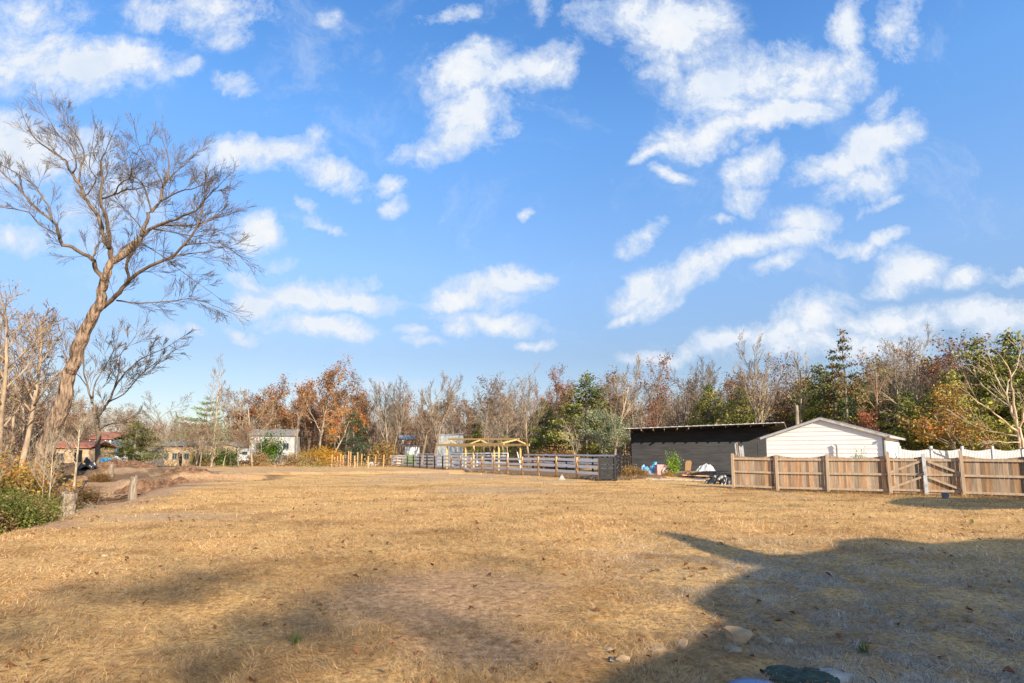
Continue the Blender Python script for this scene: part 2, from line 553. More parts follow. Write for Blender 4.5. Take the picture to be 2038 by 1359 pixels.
def gz(x, y):
    x, y = np.asarray(x, float), np.asarray(y, float)
    r = np.hypot(x, y)
    z = (fbm(x, y, 7.0, 3) - .5) * .16 * sstep(2, 12, r) + (fbm(x, y, 1.1, 9, 3) - .5) * .07
    ex = np.interp(y, [e[0] for e in EDGE], [e[1] for e in EDGE])
    s = ex - x + (fbm(x, y, 3.0, 21) - .5) * 1.6
    fb = sstep(23, 45, y)
    z = z - 1.25 * sstep(0.0, 4.5, s) * (1 - fb) + .75 * sstep(.5, 7, s) * fb * (1 - .8 * sstep(48, 66, y)) + .5 * sstep(10, 20, s) * (1 - fb)
    z = z + sstep(.5, 4, s) * (1 - sstep(50, 66, y)) * (fbm(x, y, 1.7, 43, 4) - .5) * .75
    # eroded bank with a hollow under its lip
    bx, by = -20.5, 35.5
    u = (x - bx) * .8 + (y - by) * .6
    w = -(x - bx) * .6 + (y - by) * .8
    ridge = np.exp(-(u / 4.6) ** 2 - (w / 1.6) ** 2)
    z = z + .55 * ridge * (.5 + 1.0 * fbm(x, y, 1.0, 31))
    hol = np.exp(-((u + .3) / 3.4) ** 2 - ((w + 1.9) / .6) ** 2)
    z = z - .75 * hol
    bank = np.exp(-(((x + 24) * .75 + (y - 40) * .65) / 9.0) ** 2 - ((-(x + 24) * .65 + (y - 40) * .75) / 4.0) ** 2)
    z = z + .15 * bank + bank * (fbm(x, y, .9, 41) - .5) * .5
    # furrow along the far edge of the lawn
    fy = 46 + (x + 15) * .55
    fur = np.exp(-((y - fy) / .9) ** 2) * sstep(-21, -17, x) * (1 - sstep(-6, 1, x))
    z = z - .22 * fur + .12 * np.exp(-((y - fy - 1.8) / 1.1) ** 2) * sstep(-21, -17, x) * (1 - sstep(-6, 1, x))
    z = z + (fbm(x, y, 30, 55) - .5) * .5 * sstep(45, 90, r) * (1 - sstep(0, 5, s) * .0) - .1 * sstep(45, 90, r)
    # the lawn swells slightly towards weeds by the barn
    z = z + .28 * np.exp(-((x - 8.6) / 2.6) ** 2 - ((y - 37.0) / 1.6) ** 2) * (.6 + .7 * fbm(x, y, .8, 61))
    z = z + sstep(150, 500, r) * (6 + 5 * fbm(x, y, 120, 77))
    return z


def gzf(x, y):
    return float(gz(np.array([x]), np.array([y]))[0])


def GP(x, y, dz=0.0):
    return Vector((x, y, gzf(x, y) + dz))


def masks(x, y):
    """what lies on the ground: bare soil, grey grit, dead leaves with painted ravine shade, green"""
    r = np.hypot(x, y)
    worn = 0
    for (px, py, rx, ry, st) in ((880, 1190, 250, 60, .9), (960, 1290, 260, 45, .7), (1150, 1150, 150, 25, .35), (760, 1210, 150, 35, .4)):
        g = G(px, py)
        sx = rx / FPX * g.y
        sy = abs(G(px, py - ry).y - g.y)
        worn = np.maximum(worn, st * np.exp(-((x - g.x) / sx) ** 2 - ((y - g.y) / sy) ** 2))
    soil = np.clip(worn * (.5 + 1.1 * fbm(x, y, .8, 13)), 0, 1)
    soil = np.maximum(soil, in_poly(x, y, PAD) * 1.0)
    ex = np.interp(y, [e[0] for e in EDGE], [e[1] for e in EDGE])
    s = ex - x
    bank = sstep(-1.0, .8, s + (fbm(x, y, 2.0, 5) - .5) * 3) * (y > 13)
    u = (x + 20.5) * .8 + (y - 35.5) * .6
    w = -(x + 20.5) * .6 + (y - 35.5) * .8
    soil = np.maximum(soil, np.exp(-(u / 5) ** 2 - (w / 2.6) ** 2) * 1.1)
    soil = np.maximum(soil, bank * (.55 + .6 * fbm(x, y, 2.5, 8)))
    litter_shade = np.maximum(sstep(.3, 3.5, s) * (.5 + .8 * fbm(x, y, 2.2, 88)) * (1 - .8 * sstep(28, 35, y) * (1 - sstep(7, 14, s)) * sstep(.35, .6, fbm(x, y, 1.5, 58))), in_poly(x, y, PAD) * .55)  # dead leaves, laid thick to paint in the deep shade of the ravine
    litter_shade = np.maximum(litter_shade, sstep(-9, 0, s) * sstep(26, 34, y) * (1 - sstep(50, 60, y)) * .9 * sstep(.5, .62, fbm(x, y * .6, 2.6, 99)))
    litter_shade = np.maximum(litter_shade, 1.1 * np.exp(-((u + .3) / 3.6) ** 2 - ((w + 1.9) / .8) ** 2))  # dark damp soil, also painting in the shadow of the hollow
    grit = sstep(.56, .72, fbm(x, y * .45, 4.5, 33)) * sstep(14, 24, r) * .5
    for (px, py, rx, ry) in ((330, 1030, 170, 9), (900, 945, 180, 9), (560, 935, 300, 6), (1000, 975, 160, 8)):
        g = G(px, py)
        sx, sy = rx / FPX * g.y, abs(G(px, py - ry).y - g.y) + .3
        grit = np.maximum(grit, .7 * np.exp(-((x - g.x) / sx) ** 2 - ((y - g.y) / sy) ** 2) * (.35 + fbm(x, y, 1.6, 71)))
    green = sstep(.62, .75, fbm(x, y, 2.4, 91)) * sstep(6, 8, x) * (y < 24) * .5
    return np.clip(soil, 0, 1), np.clip(grit, 0, 1), np.clip(litter_shade, 0, 1), np.clip(green, 0, 1)


def build_ground():
    rr = [0.8]
    while rr[-1] < 1500:
        rr.append(rr[-1] * 1.0135 + .012)
    rr = np.array(rr)
    ta = np.radians(np.concatenate([np.linspace(-180, -54, 50)[:-1], np.linspace(-54, 54, 560), np.linspace(54, 180, 50)[1:]]))
    rg, tg = np.meshgrid(rr, ta, indexing='ij')
    x, y = rg * np.sin(tg), rg * np.cos(tg)
    z = gz(x.ravel(), y.ravel()).reshape(x.shape)
    nr, na = x.shape
    vs = np.stack([x, y, z], -1).reshape(-1, 3)
    idx = np.arange(nr * na).reshape(nr, na)
    q = np.stack([idx[:-1, :-1], idx[:-1, 1:], idx[1:, 1:], idx[1:, :-1]], -1).reshape(-1, 4)[:, ::-1]
    # centre cap
    me = bpy.data.meshes.new('ground')
    me.vertices.add(len(vs))
    me.vertices.foreach_set('co', vs.astype(np.float32).ravel())
    me.loops.add(q.size + na)
    me.loops.foreach_set('vertex_index', np.concatenate([q.ravel(), idx[0]]).astype(np.int32))
    me.polygons.add(len(q) + 1)
    me.polygons.foreach_set('loop_start', np.concatenate([np.arange(0, q.size, 4), [q.size]]).astype(np.int32))
    me.polygons.foreach_set('loop_total', np.concatenate([np.full(len(q), 4), [na]]).astype(np.int32))
    me.polygons.foreach_set('use_smooth', np.ones(len(q) + 1, bool))
    so, gr, li, gn = masks(vs[:, 0], vs[:, 1])
    a = me.color_attributes.new('Col', 'FLOAT_COLOR', 'POINT')
    a.data.foreach_set('color', np.stack([so, gr, li, gn], -1).astype(np.float32).ravel())
    me.update(calc_edges=True)
    o = bpy.data.objects.new('ground', me)
    COL.objects.link(o)
    tag(o, kind='structure')
    m = bpy.data.materials.new('dry_lawn_ground')
    m.use_nodes = True
    t = m.node_tree
    b = t.nodes['Principled BSDF']
    b.inputs['Roughness'].default_value = 1
    b.inputs['Specular IOR Level'].default_value = .05
    nn = t.nodes.new
    lk = t.links.new
    geo = nn('ShaderNodeNewGeometry')

    def noise(sc, det, ro=.62, st=None):
        n = nn('ShaderNodeTexNoise')
        n.inputs['Scale'].default_value = sc
        n.inputs['Detail'].default_value = det
        n.inputs['Roughness'].default_value = ro
        v = geo.outputs['Position']
        if st:
            mp = nn('ShaderNodeMapping')
            mp.inputs['Scale'].default_value = st
            mp.inputs['Rotation'].default_value = (0, 0, .12)
            lk(v, mp.inputs[0])
            v = mp.outputs[0]
        lk(v, n.inputs['Vector'])
        return n.outputs['Fac']

    def ramp(f, cols):
        n = nn('ShaderNodeValToRGB')
        e = n.color_ramp.elements
        while len(e) < len(cols):
            e.new(.5)
        for k, (p, c) in enumerate(cols):
            e[k].position = p
            e[k].color = (*c, 1)
        lk(f, n.inputs[0])
        return n.outputs[0]

    def mix(f, a_, b_, mode='MIX'):
        n = nn('ShaderNodeMix')
        n.data_type = 'RGBA'
        n.blend_type = mode
        if isinstance(f, float):
            n.inputs[0].default_value = f
        else:
            lk(f, n.inputs[0])
        lk(a_, n.inputs[6])
        lk(b_, n.inputs[7])
        return n.outputs[2]

    def mth(op, a_, b_):
        n = nn('ShaderNodeMath')
        n.operation = op
        n.use_clamp = True
        for i, v in enumerate((a_, b_)):
            if isinstance(v, float):
                n.inputs[i].default_value = v
            else:
                lk(v, n.inputs[i])
        return n.outputs[0]
    straw = ramp(noise(16, 9, .8), [(.33, (.16, .09, .038)), (.44, (.44, .27, .115)), (.50, (.62, .385, .155)), (.60, (.80, .54, .25))])
    big = ramp(noise(.35, 6, .6, (1, 1.7, 1)), [(.36, (.74, .66, .60)), (.5, (1, 1, 1)), (.66, (1.12, 1.08, 1.0))])
    straw = mix(1.0, straw, big, 'MULTIPLY')
    blot = ramp(noise(2.2, 7, .7, (1, 2.0, 1)), [(.34, (.70, .64, .60)), (.43, (1, 1, 1)), (.7, (1.05, 1.05, 1.05))])
    straw = mix(1.0, straw, blot, 'MULTIPLY')
    soil = ramp(noise(10, 9, .78), [(.34, (.14, .08, .045)), (.45, (.34, .205, .115)), (.56, (.52, .34, .20)), (.68, (.66, .48, .31))])
    grit = ramp(noise(22, 7, .8), [(.35, (.22, .15, .10)), (.5, (.40, .29, .20)), (.65, (.58, .46, .36))])
    litter_shade = ramp(noise(18, 7, .8), [(.35, (.035, .022, .015)), (.5, (.125, .08, .05)), (.66, (.34, .24, .16))])  # leaf colours lowered so the ravine looks shaded
    green = ramp(noise(20, 7, .8), [(.35, (.06, .07, .025)), (.6, (.22, .21, .09))])
    at = nn('ShaderNodeAttribute')
    at.attribute_name = 'Col'
    sp = nn('ShaderNodeSeparateColor')
    lk(at.outputs['Color'], sp.inputs[0])
    br = noise(6, 6, .7)

    def brk(ch):
        return mth('MULTIPLY', mth('SUBTRACT', mth('ADD', ch, mth('MULTIPLY', br, .8)), .55), 1.9)
    c = mix(brk(sp.outputs[0]), straw, soil)
    c = mix(mth('MULTIPLY', brk(sp.outputs[1]), .75), c, grit)
    c = mix(brk(sp.outputs[2]), c, litter_shade)
    c = mix(mth('MULTIPLY', at.outputs['Alpha'], .8), c, green)
    lk(c, b.inputs['Base Color'])
    bu = nn('ShaderNodeBump')
    bu.inputs['Strength'].default_value = 1.0
    bu.inputs['Distance'].default_value = .05
    lk(noise(8, 9, .78), bu.inputs['Height'])
    lk(bu.outputs[0], b.inputs['Normal'])
    me.materials.append(m)
    return o


build_ground()

def PX(px, d):
    return (px - CX) / FPX * math.cos(PITCH) * d


def GD(px, d, dz=0.0):
    x = PX(px, d)
    return GP(x, d, dz)


def ZT(py, d):
    return ray(1019, py)[1] * d + CAMH


# ------------------------------------------------------------------ lawn: dry cut grass, fallen leaves
def build_grass():
    rng = np.random.default_rng(5)
    parts = []
    for (r0, r1, n, ln, wd, half) in ((3.3, 6.0, 135000, .062, .0032, 46), (6.0, 10.0, 140000, .066, .0042, 45), (10, 17, 105000, .075, .008, 44.5),
                                      (17, 30, 75000, .09, .013, 44), (30, 62, 40000, .10, .022, 43)):
        r = np.sqrt(rng.uniform(r0 * r0, r1 * r1, n))
        th = np.radians(rng.uniform(-half, half, n))
        x, y = r * np.sin(th), r * np.cos(th)
        so, gr, li, gn = masks(x, y)
        thin = fbm(x, y, .55, 15, 3)
        keep = rng.random(n) > np.clip(so * 1.15 + gr * .8 + li * .75, 0, .95)
        keep &= rng.random(n) < .35 + 1.5 * sstep(.34, .6, thin)
        keep &= ~((in_poly(x, y, PAD)) | (y < 3.0))
        parts.append((x[keep], y[keep], np.full(keep.sum(), ln), np.full(keep.sum(), wd), gn[keep], so[keep]))
    for (ax, ay, bx, by, n, off, l_, w_) in ((10.3, 27.35, 20, 21.4, 3600, .35, .20, .012), (-15.9, 76, 5.2, 34.5, 3000, .5, .22, .03), (9.5, 46, 15, 45, 1200, .6, .3, .02), (6.5, 35, 10, 38.5, 1500, .8, .22, .018)):
        t = rng.random(n)
        t = t[rng.random(n) < .25 + 1.3 * sstep(.4, .62, fbm(t * 20 + ax, t * 3, 1.1, 3, 3))]
        n = len(t)
        x = ax + (bx - ax) * t + rng.normal(0, off * .35, n) - (.12 if off < .4 else 0)
        y = ay + (by - ay) * t + rng.normal(0, off * .35, n) - (.2 if off < .4 else 0)
        parts.append((x, y, np.full(n, l_), np.full(n, w_), np.full(n, .25), np.zeros(n)))
    x, y, ln, wd, gn, so = [np.concatenate(k) for k in zip(*parts)]
    n = len(x)
    z = gz(x, y)
    ang = fbm(x, y, .5, 44, 3) * 14 + rng.normal(0, .9, n)
    near = 1 - sstep(8, 14, y)
    lie = np.where(rng.random(n) < .4 + .45 * near, rng.uniform(.05, .45, n), rng.uniform(.2, .75, n))
    ln = ln * rng.uniform(.5, 1.7, n) * (.75 + .6 * fbm(x, y, .8, 52, 2))
    dx, dy = np.cos(ang) * np.cos(lie), np.sin(ang) * np.cos(lie)
    dz = np.sin(lie)
    bend = rng.uniform(-.5, .15, n)
    sx, sy = -np.sin(ang), np.cos(ang)
    p0 = np.stack([x, y, z + rng.uniform(-.004, .022, n)], -1)
    d = np.stack([dx, dy, dz], -1)
    s = np.stack([sx, sy, np.zeros(n)], -1) * (wd * rng.uniform(.6, 1.3, n))[:, None] * .5
    p1 = p0 + d * (ln * .55)[:, None]
    curl = rng.normal(0, .25, n)
    d2 = np.stack([dx + sx * curl, dy + sy * curl, dz + bend], -1)
    p2 = p1 + d2 * (ln * .5)[:, None]
    p2[:, 2] = np.maximum(p2[:, 2], z + .004)
    quad = np.stack([p0 - s, p0 + s, p1 + s * .8, p1 - s * .8], 1)
    tri = np.stack([p1 - s * .8, p1 + s * .8, p2 + s * .15, p2 - s * .15], 1)
    vs = np.stack([quad, tri], 1).reshape(-1, 3)
    k = rng.random(n)
    base = np.array([[.70, .45, .19], [.57, .355, .14], [.80, .57, .30], [.38, .23, .10], [.62, .49, .32], [.15, .09, .05]])
    ci = np.searchsorted([.30, .55, .72, .85, .95], k)
    col = base[ci] * rng.uniform(.6, 1.22, n)[:, None]
    tonal = .86 + .34 * sstep(.3, .7, fbm(x, y * .7, 1.7, 66, 4))
    far = (.8 + .4 * sstep(.35, .65, fbm(x, y * .6, 5.5, 23, 3)))
    col = col * (tonal * far)[:, None]
    col = col * (1 + .10 * (1 - sstep(5, 9, y)))[:, None]
    hay_shade = (.95 * sstep(.6, 3.2, x) * (1 - sstep(8, 13, y)))[:, None]      # matted grey straw, greyed further to paint in the cool house shadow
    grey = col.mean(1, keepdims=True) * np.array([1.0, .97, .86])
    col = col * (1 - hay_shade) + grey * hay_shade
    isg = rng.random(n) < gn * .55 + .012
    col[isg] = np.array([.15, .17, .06]) * rng.uniform(.7, 1.3, isg.sum())[:, None]
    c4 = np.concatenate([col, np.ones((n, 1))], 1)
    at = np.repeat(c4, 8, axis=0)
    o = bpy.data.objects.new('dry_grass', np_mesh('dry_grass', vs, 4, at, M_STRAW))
    COL.objects.link(o)
    tag(o, 'straw coloured dead grass lying in tangled wisps over the lawn', 'grass', kind='stuff')
    # loose clippings in matted swirls
    # fallen leaves
    n = 950
    r = np.sqrt(rng.uniform(3.4 ** 2, 24 ** 2, n * 3))
    w = rng.random(n * 3) < (4.5 / r)
    r = r[w][:n]
    n = len(r)
    th = np.radians(rng.uniform(-44, 44, n))
    x, y = r * np.sin(th), r * np.cos(th)
    kk = rng.random(n) < .25 + 1.2 * sstep(.42, .62, fbm(x, y, 1.3, 19, 3))
    x, y, r = x[kk], y[kk], r[kk]
    n = len(x)
    z = gz(x, y) + rng.uniform(.008, .03, n)
    a = rng.uniform(0, 6.28, n)
    sz = rng.uniform(.018, .05, n) * (1 + r * .02)
    t1 = np.stack([np.cos(a), np.sin(a), rng.normal(0, .35, n)], -1) * sz[:, None]
    t2 = np.stack([-np.sin(a), np.cos(a), rng.normal(0, .35, n)], -1) * (sz * .55)[:, None]
    c = np.stack([x, y, z], -1)
    up = np.zeros((n, 3))
    up[:, 2] = sz * rng.uniform(.1, .7, n)
    q1 = np.stack([c - t1, c + t2 + up, c + t1, c], 1)
    q2 = np.stack([c - t1, c, c + t1, c - t2 + up], 1)
    vs = np.stack([q1, q2], 1).reshape(-1, 3)
    lc = np.array([[.20, .085, .04], [.26, .13, .06], [.12, .06, .035], [.30, .19, .10]])[rng.integers(0, 4, n)] * rng.uniform(.7, 1.2, n)[:, None]
    at = np.repeat(np.concatenate([lc, np.ones((n, 1))], 1), 8, axis=0)
    o = bpy.data.objects.new('fallen_leaves', np_mesh('fallen_leaves', vs, 4, at, M_DEADLEAF))
    COL.objects.link(o)
    tag(o, 'curled brown dead leaves scattered through the grass', 'leaves', kind='stuff')


build_grass()

# ------------------------------------------------------------------ unseen house beside the camera: roof slab cut to throw the lawn shadow
def lift(px, py, z):
    g = G(px, py)
    return (g.x + SUN_DIR.x / SUN_DIR.z * z, g.y + SUN_DIR.y / SUN_DIR.z * z)


ZE = 4.2
shadow_px = [(1225, 1420), (1300, 1359), (1400, 1318), (1482, 1277), (1500, 1250), (1418, 1214), (1460, 1182), (1522, 1150), (1566, 1136), (1500, 1130), (1420, 1106),
          (1318, 1062), (1372, 1070), (1500, 1101), (1560, 1114), (1640, 1110), (1700, 1097), (1698, 1082), (1790, 1074),
          (1900, 1086), (2038, 1076), (2250, 1080)]
poly = [lift(px, py, ZE) for px, py in shadow_px]  # shadow outline carried back towards the sun gives the slab its shape
poly += [(poly[-1][0] + 3, poly[-1][1] - 9), (poly[0][0] + 4, poly[0][1] - 7)]
hb = empty('unseen_house', (poly[0][0] + 5, poly[0][1] - 2, 0), 0,
           'unseen house right of the camera, its roof slab shaped to throw the large lawn shadow', 'house')
hx, hy = hb.location.x, hb.location.y
MB().prism([(p[0] - hx, p[1] - hy) for p in poly], ZE, ZE + .16).build('roof', M_SHINGLE, hb)
cxm = sum(p[0] for p in poly) / len(poly) - hx + 1.5
cym = sum(p[1] for p in poly) / len(poly) - hy - 2.0
MB().box((cxm, cym, ZE / 2), (5.5, 5.0, ZE)).build('wall', M_BRICK, hb)
# unseen slab and wall added, outline cut to shade the strip before the gate
nb = empty('garage', (0, 0, 0), 0, 'unseen roof slab added beyond the house on the right to shade the strip before the gate', 'garage')  # no real garage: added unseen shade slab
np_px = [(1788, 1001), (1800, 994), (1850, 990), (2038, 992), (2200, 993), (2200, 1013), (2038, 1014), (1930, 1016), (1860, 1012), (1810, 1007)]
pp = [lift(px, py, 4.6) for px, py in np_px]
gx, gy = pp[3][0] + 2, pp[3][1]
nb.location = (gx, gy, 0)
MB().prism([(p[0] - gx, p[1] - gy) for p in pp], 4.6, 4.75).build('roof', M_SHINGLE, nb)
MB().box((1.0, -.3, 2.3), (2.2, 1.6, 4.6)).build('wall', M_WHITESIDE, nb)


# ------------------------------------------------------------------ trees
def rot_about(v, axis, a):
    return Matrix.Rotation(a, 3, axis) @ v


def perp(d, rng):
    a = Vector((rng.gauss(0, 1), rng.gauss(0, 1), rng.gauss(0, 1)))
    a = a - d * a.dot(d)
    if a.length < 1e-4:
        return Vector((1, 0, 0))
    return a.normalized()


def grow(trunk, twigs, tips, rng, p, d, ln, r, lev, spec, sides):
    """spec per level: (children, first child at, length ratio, min angle, max angle, wobble, uplift)"""
    nch, f0, lr, a0, a1, wob, upl = spec[min(lev, len(spec) - 1)]
    nseg = max(2, min(9, int(4 + ln * .5))) if lev < 2 else (3 if lev == 2 else 2)
    pts, rad = [p.copy()], [r]
    q, dd = p.copy(), d.copy()
    for k in range(nseg):
        dd = (dd + perp(dd, rng) * rng.uniform(0, wob) + Vector((0, 0, upl))).normalized()
        q = q + dd * (ln / nseg)
        pts.append(q.copy())
        rad.append(max(r * (1 - .72 * (k + 1) / nseg), spec_min))
    (trunk if lev < 2 else twigs).tube(pts, rad, sides[min(lev, len(sides) - 1)])
    if lev >= len(spec):
        tips.append((q, lev))
        return
    tips.append((q, lev))
    for c in range(nch):
        f = f0 + (1 - f0) * (c + rng.uniform(.1, .9)) / nch
        i = min(int(f * nseg), nseg - 1)
        t = f * nseg - i
        pc = pts[i].lerp(pts[i + 1], t)
        rc = rad[i] * (1 - t) + rad[i + 1] * t
        dl = (pts[i + 1] - pts[i]).normalized()
        ax = perp(dl, rng)
        dn = rot_about(dl, ax, rng.uniform(a0, a1))
        l2 = ln * lr * rng.uniform(.65, 1.2) * (1.15 - .45 * f)
        grow(trunk, twigs, tips, rng, pc, dn, l2, max(rc * .62, spec_min), lev + 1, spec, sides)


spec_min = .012
SPEC = {
    'spread': [(9, .34, .62, .45, .95, .16, .05), (7, .25, .48, .35, .8, .22, .07), (6, .2, .45, .35, .8, .3, .06), (3, .2, .5, .3, .8, .3, .04)],
    'upswept': [(10, .30, .52, .25, .6, .10, .05), (7, .2, .46, .25, .6, .16, .12), (6, .2, .45, .3, .65, .2, .1), (3, .2, .5, .3, .7, .2, .06)],
    'tall': [(12, .42, .26, .35, .8, .07, .06), (6, .25, .5, .3, .7, .18, .08), (5, .2, .5, .3, .7, .2, .08)],
    'crooked': [(7, .3, .55, .5, 1.1, .34, .03), (6, .25, .5, .4, .9, .35, .05), (5, .2, .5, .4, .9, .35, .04), (3, .2, .5, .3, .8, .3, .03)],
}


def leaf_quads(rng, centers, per, spread, size, flat=1.0):
    """random small quads around given points"""
    c = np.repeat(np.array(centers), per, axis=0)
    n = len(c)
    c = c + rng.normal(0, 1, (n, 3)) * np.array([spread, spread, spread * flat])
    a = rng.normal(0, 1, (n, 3))
    a /= np.linalg.norm(a, axis=1)[:, None]
    b = np.cross(a, rng.normal(0, 1, (n, 3)))
    b /= np.linalg.norm(b, axis=1)[:, None]
    s = size * rng.uniform(.6, 1.5, n)[:, None]
    a, b = a * s, b * s * rng.uniform(.45, .9, n)[:, None]
    return np.stack([c - a, c - b * .6 - a * .1, c + a, c + b * .9], 1).reshape(-1, 3), c


def tone(rng, c, cols, clump=1.2, seed=0):
    n = len(c)
    f = vnoise(c[:, 0] + c[:, 2] * .7, c[:, 1] - c[:, 2] * .9, clump, seed)
    k = np.clip(f * 1.3 - .15 + rng.normal(0, .18, n), 0, .999)
    cols = np.array(cols)
    col = cols[(k * len(cols)).astype(int)] * rng.uniform(.7, 1.25, n)[:, None]
    return np.repeat(np.concatenate([col, np.ones((n, 1))], 1), 4, axis=0)


def make_tree_proto(style, H, seed, leaves=None, r=None):
    """-> (trunk mesh, branches mesh or None, crown mesh or None); leaves: (cols, per tip, spread, size, share of tips)"""
    rng = random.Random(seed)
    nr = np.random.default_rng(seed)
    tr, tw, tips = MB(), MB(), []
    r = r or H * .014
    d = Vector((rng.uniform(-.08, .08), rng.uniform(-.08, .08), 1)).normalized()
    lead = {'spread': .72, 'upswept': .75, 'tall': .93, 'crooked': .7}[style] * H
    grow(tr, tw, tips, rng, Vector((0, 0, -.3)), d, lead, r, 0, SPEC[style], (9, 5, 3, 3, 3))
    tm = tr.mesh('trunk', M_BARK, True)
    bm_ = tw.mesh('branches', M_TWIG)
    cm = None
    if leaves:
        cols, per, spread, size, share = leaves
        pts = [t[0] for t in tips if t[1] >= 2 and rng.random() < share]
        vs, c = leaf_quads(nr, [tuple(p) for p in pts], per, spread, size)
        cm = np_mesh('crown', vs, 4, tone(nr, c, cols, 1.6, seed), M_LEAF)
    zs = max(v[2] for v in tw.v)
    return tm, bm_, cm, zs


def make_cedar(H, seed, Rm=.24, base=.12, cols=None, droop=.1, n=10000, layered=False, size=.10):
    nr = np.random.default_rng(seed)
    rng = random.Random(seed)
    tr = MB()
    pts = [Vector((0, 0, -.3))]
    for k in range(1, 8):
        pts.append(Vector((rng.uniform(-.05, .05) * k * .3, rng.uniform(-.05, .05) * k * .3, H * .95 * k / 7)))
    tr.tube(pts, [H * .017 * (1 - .85 * k / 7) + .01 for k in range(8)], 7)
    centers = []
    nb = 120 if not layered else 80
    for k in range(nb):
        f = base + (1 - base) * ((k + rng.random()) / nb) ** 1.05
        if layered:
            f = base + (1 - base) * (round((f - base) / (1 - base) * 10) / 10.0) + rng.uniform(-.012, .012)
        prof = max(0.0, 1 - f) ** .75 * (.55 + .9 * min(1, (f - base) * 6)) + .04
        L_ = H * Rm * prof * rng.uniform(.55, 1.25)
        a = rng.uniform(0, 6.283)
        z0 = f * H
        p0 = Vector((0, 0, z0))
        p1 = Vector((math.cos(a) * L_, math.sin(a) * L_, z0 + L_ * (.15 - droop)))
        tr.tube([p0, p0.lerp(p1, .5) + Vector((0, 0, .05)), p1], [.035, .02, .01], 3)
        m = max(2, int(L_ * 4))
        for q in range(m):
            t = .3 + .75 * (q + rng.random()) / m
            centers.append(tuple(p0.lerp(p1, t) + Vector((0, 0, rng.uniform(-.1, .12)))))
    per = max(6, int(n / len(centers)))
    vs, c = leaf_quads(nr, centers, per, .26 if not layered else .22, size, .6)
    cols = cols or [(.07, .10, .025), (.14, .18, .04), (.23, .25, .06), (.32, .30, .09)]
    cm = np_mesh('crown', vs, 4, tone(nr, c, cols, .9, seed), M_NEEDLE)
    return tr.mesh('trunk', M_BARK, True), None, cm, H


def make_bush(W_, H, seed, cols, n=2600, size=.06, stems=9):
    nr = np.random.default_rng(seed)
    rng = random.Random(seed)
    tr = MB()
    cen = []
    for k in range(stems):
        a, l = rng.uniform(0, 6.283), rng.uniform(.2, 1)
        tip = Vector((math.cos(a) * W_ * .5 * l, math.sin(a) * W_ * .5 * l, H * (1.05 - .5 * l * l) * rng.uniform(.6, 1.05)))
        mid = tip * .5 + Vector((rng.uniform(-.1, .1), rng.uniform(-.1, .1), H * .1))
        b0 = Vector((math.cos(a) * .06, math.sin(a) * .06, -.15))
        tr.tube([b0, mid, tip], [.018, .012, .005], 4)
        for q in range(9):
            t = .25 + .8 * q / 9
            p = (mid.lerp(tip, (t - .5) * 2) if t > .5 else b0.lerp(mid, t * 2))
            cen.append(tuple(p + Vector((rng.gauss(0, .12) * W_, rng.gauss(0, .12) * W_, rng.gauss(0, .07) * H))))
            z = rng.uniform(.05, .6) * H
            cen.append((p[0] * 1.1, p[1] * 1.1, z))
    vs, c = leaf_quads(nr, cen, max(4, int(n / len(cen))), .13 * W_ * .7, size, .8)
    vs[:, 2] = np.maximum(vs[:, 2], .01)
    return tr.mesh('stems', M_TWIG), None, np_mesh('foliage', vs, 4, tone(nr, c, cols, .35, seed), M_LEAF), H


RUST = [(.19, .08, .04), (.29, .13, .055), (.37, .19, .08), (.42, .25, .12), (.24, .12, .06)]
BROWN = [(.18, .085, .045), (.27, .14, .07), (.36, .20, .11), (.22, .12, .07)]
REDBR = [(.20, .085, .05), (.30, .13, .07), (.38, .19, .11)]
YELOR = [(.40, .23, .05), (.50, .32, .09), (.36, .28, .06), (.48, .20, .05)]
OLIVE = [(.12, .14, .03), (.24, .24, .05), (.36, .33, .08), (.2, .18, .07)]
GREYG = [(.16, .20, .11), (.24, .28, .16), (.30, .33, .20)]
BUSHY = [(.05, .08, .015), (.12, .16, .03), (.22, .24, .05), (.30, .24, .09), (.20, .13, .06)]

PROTO = {}


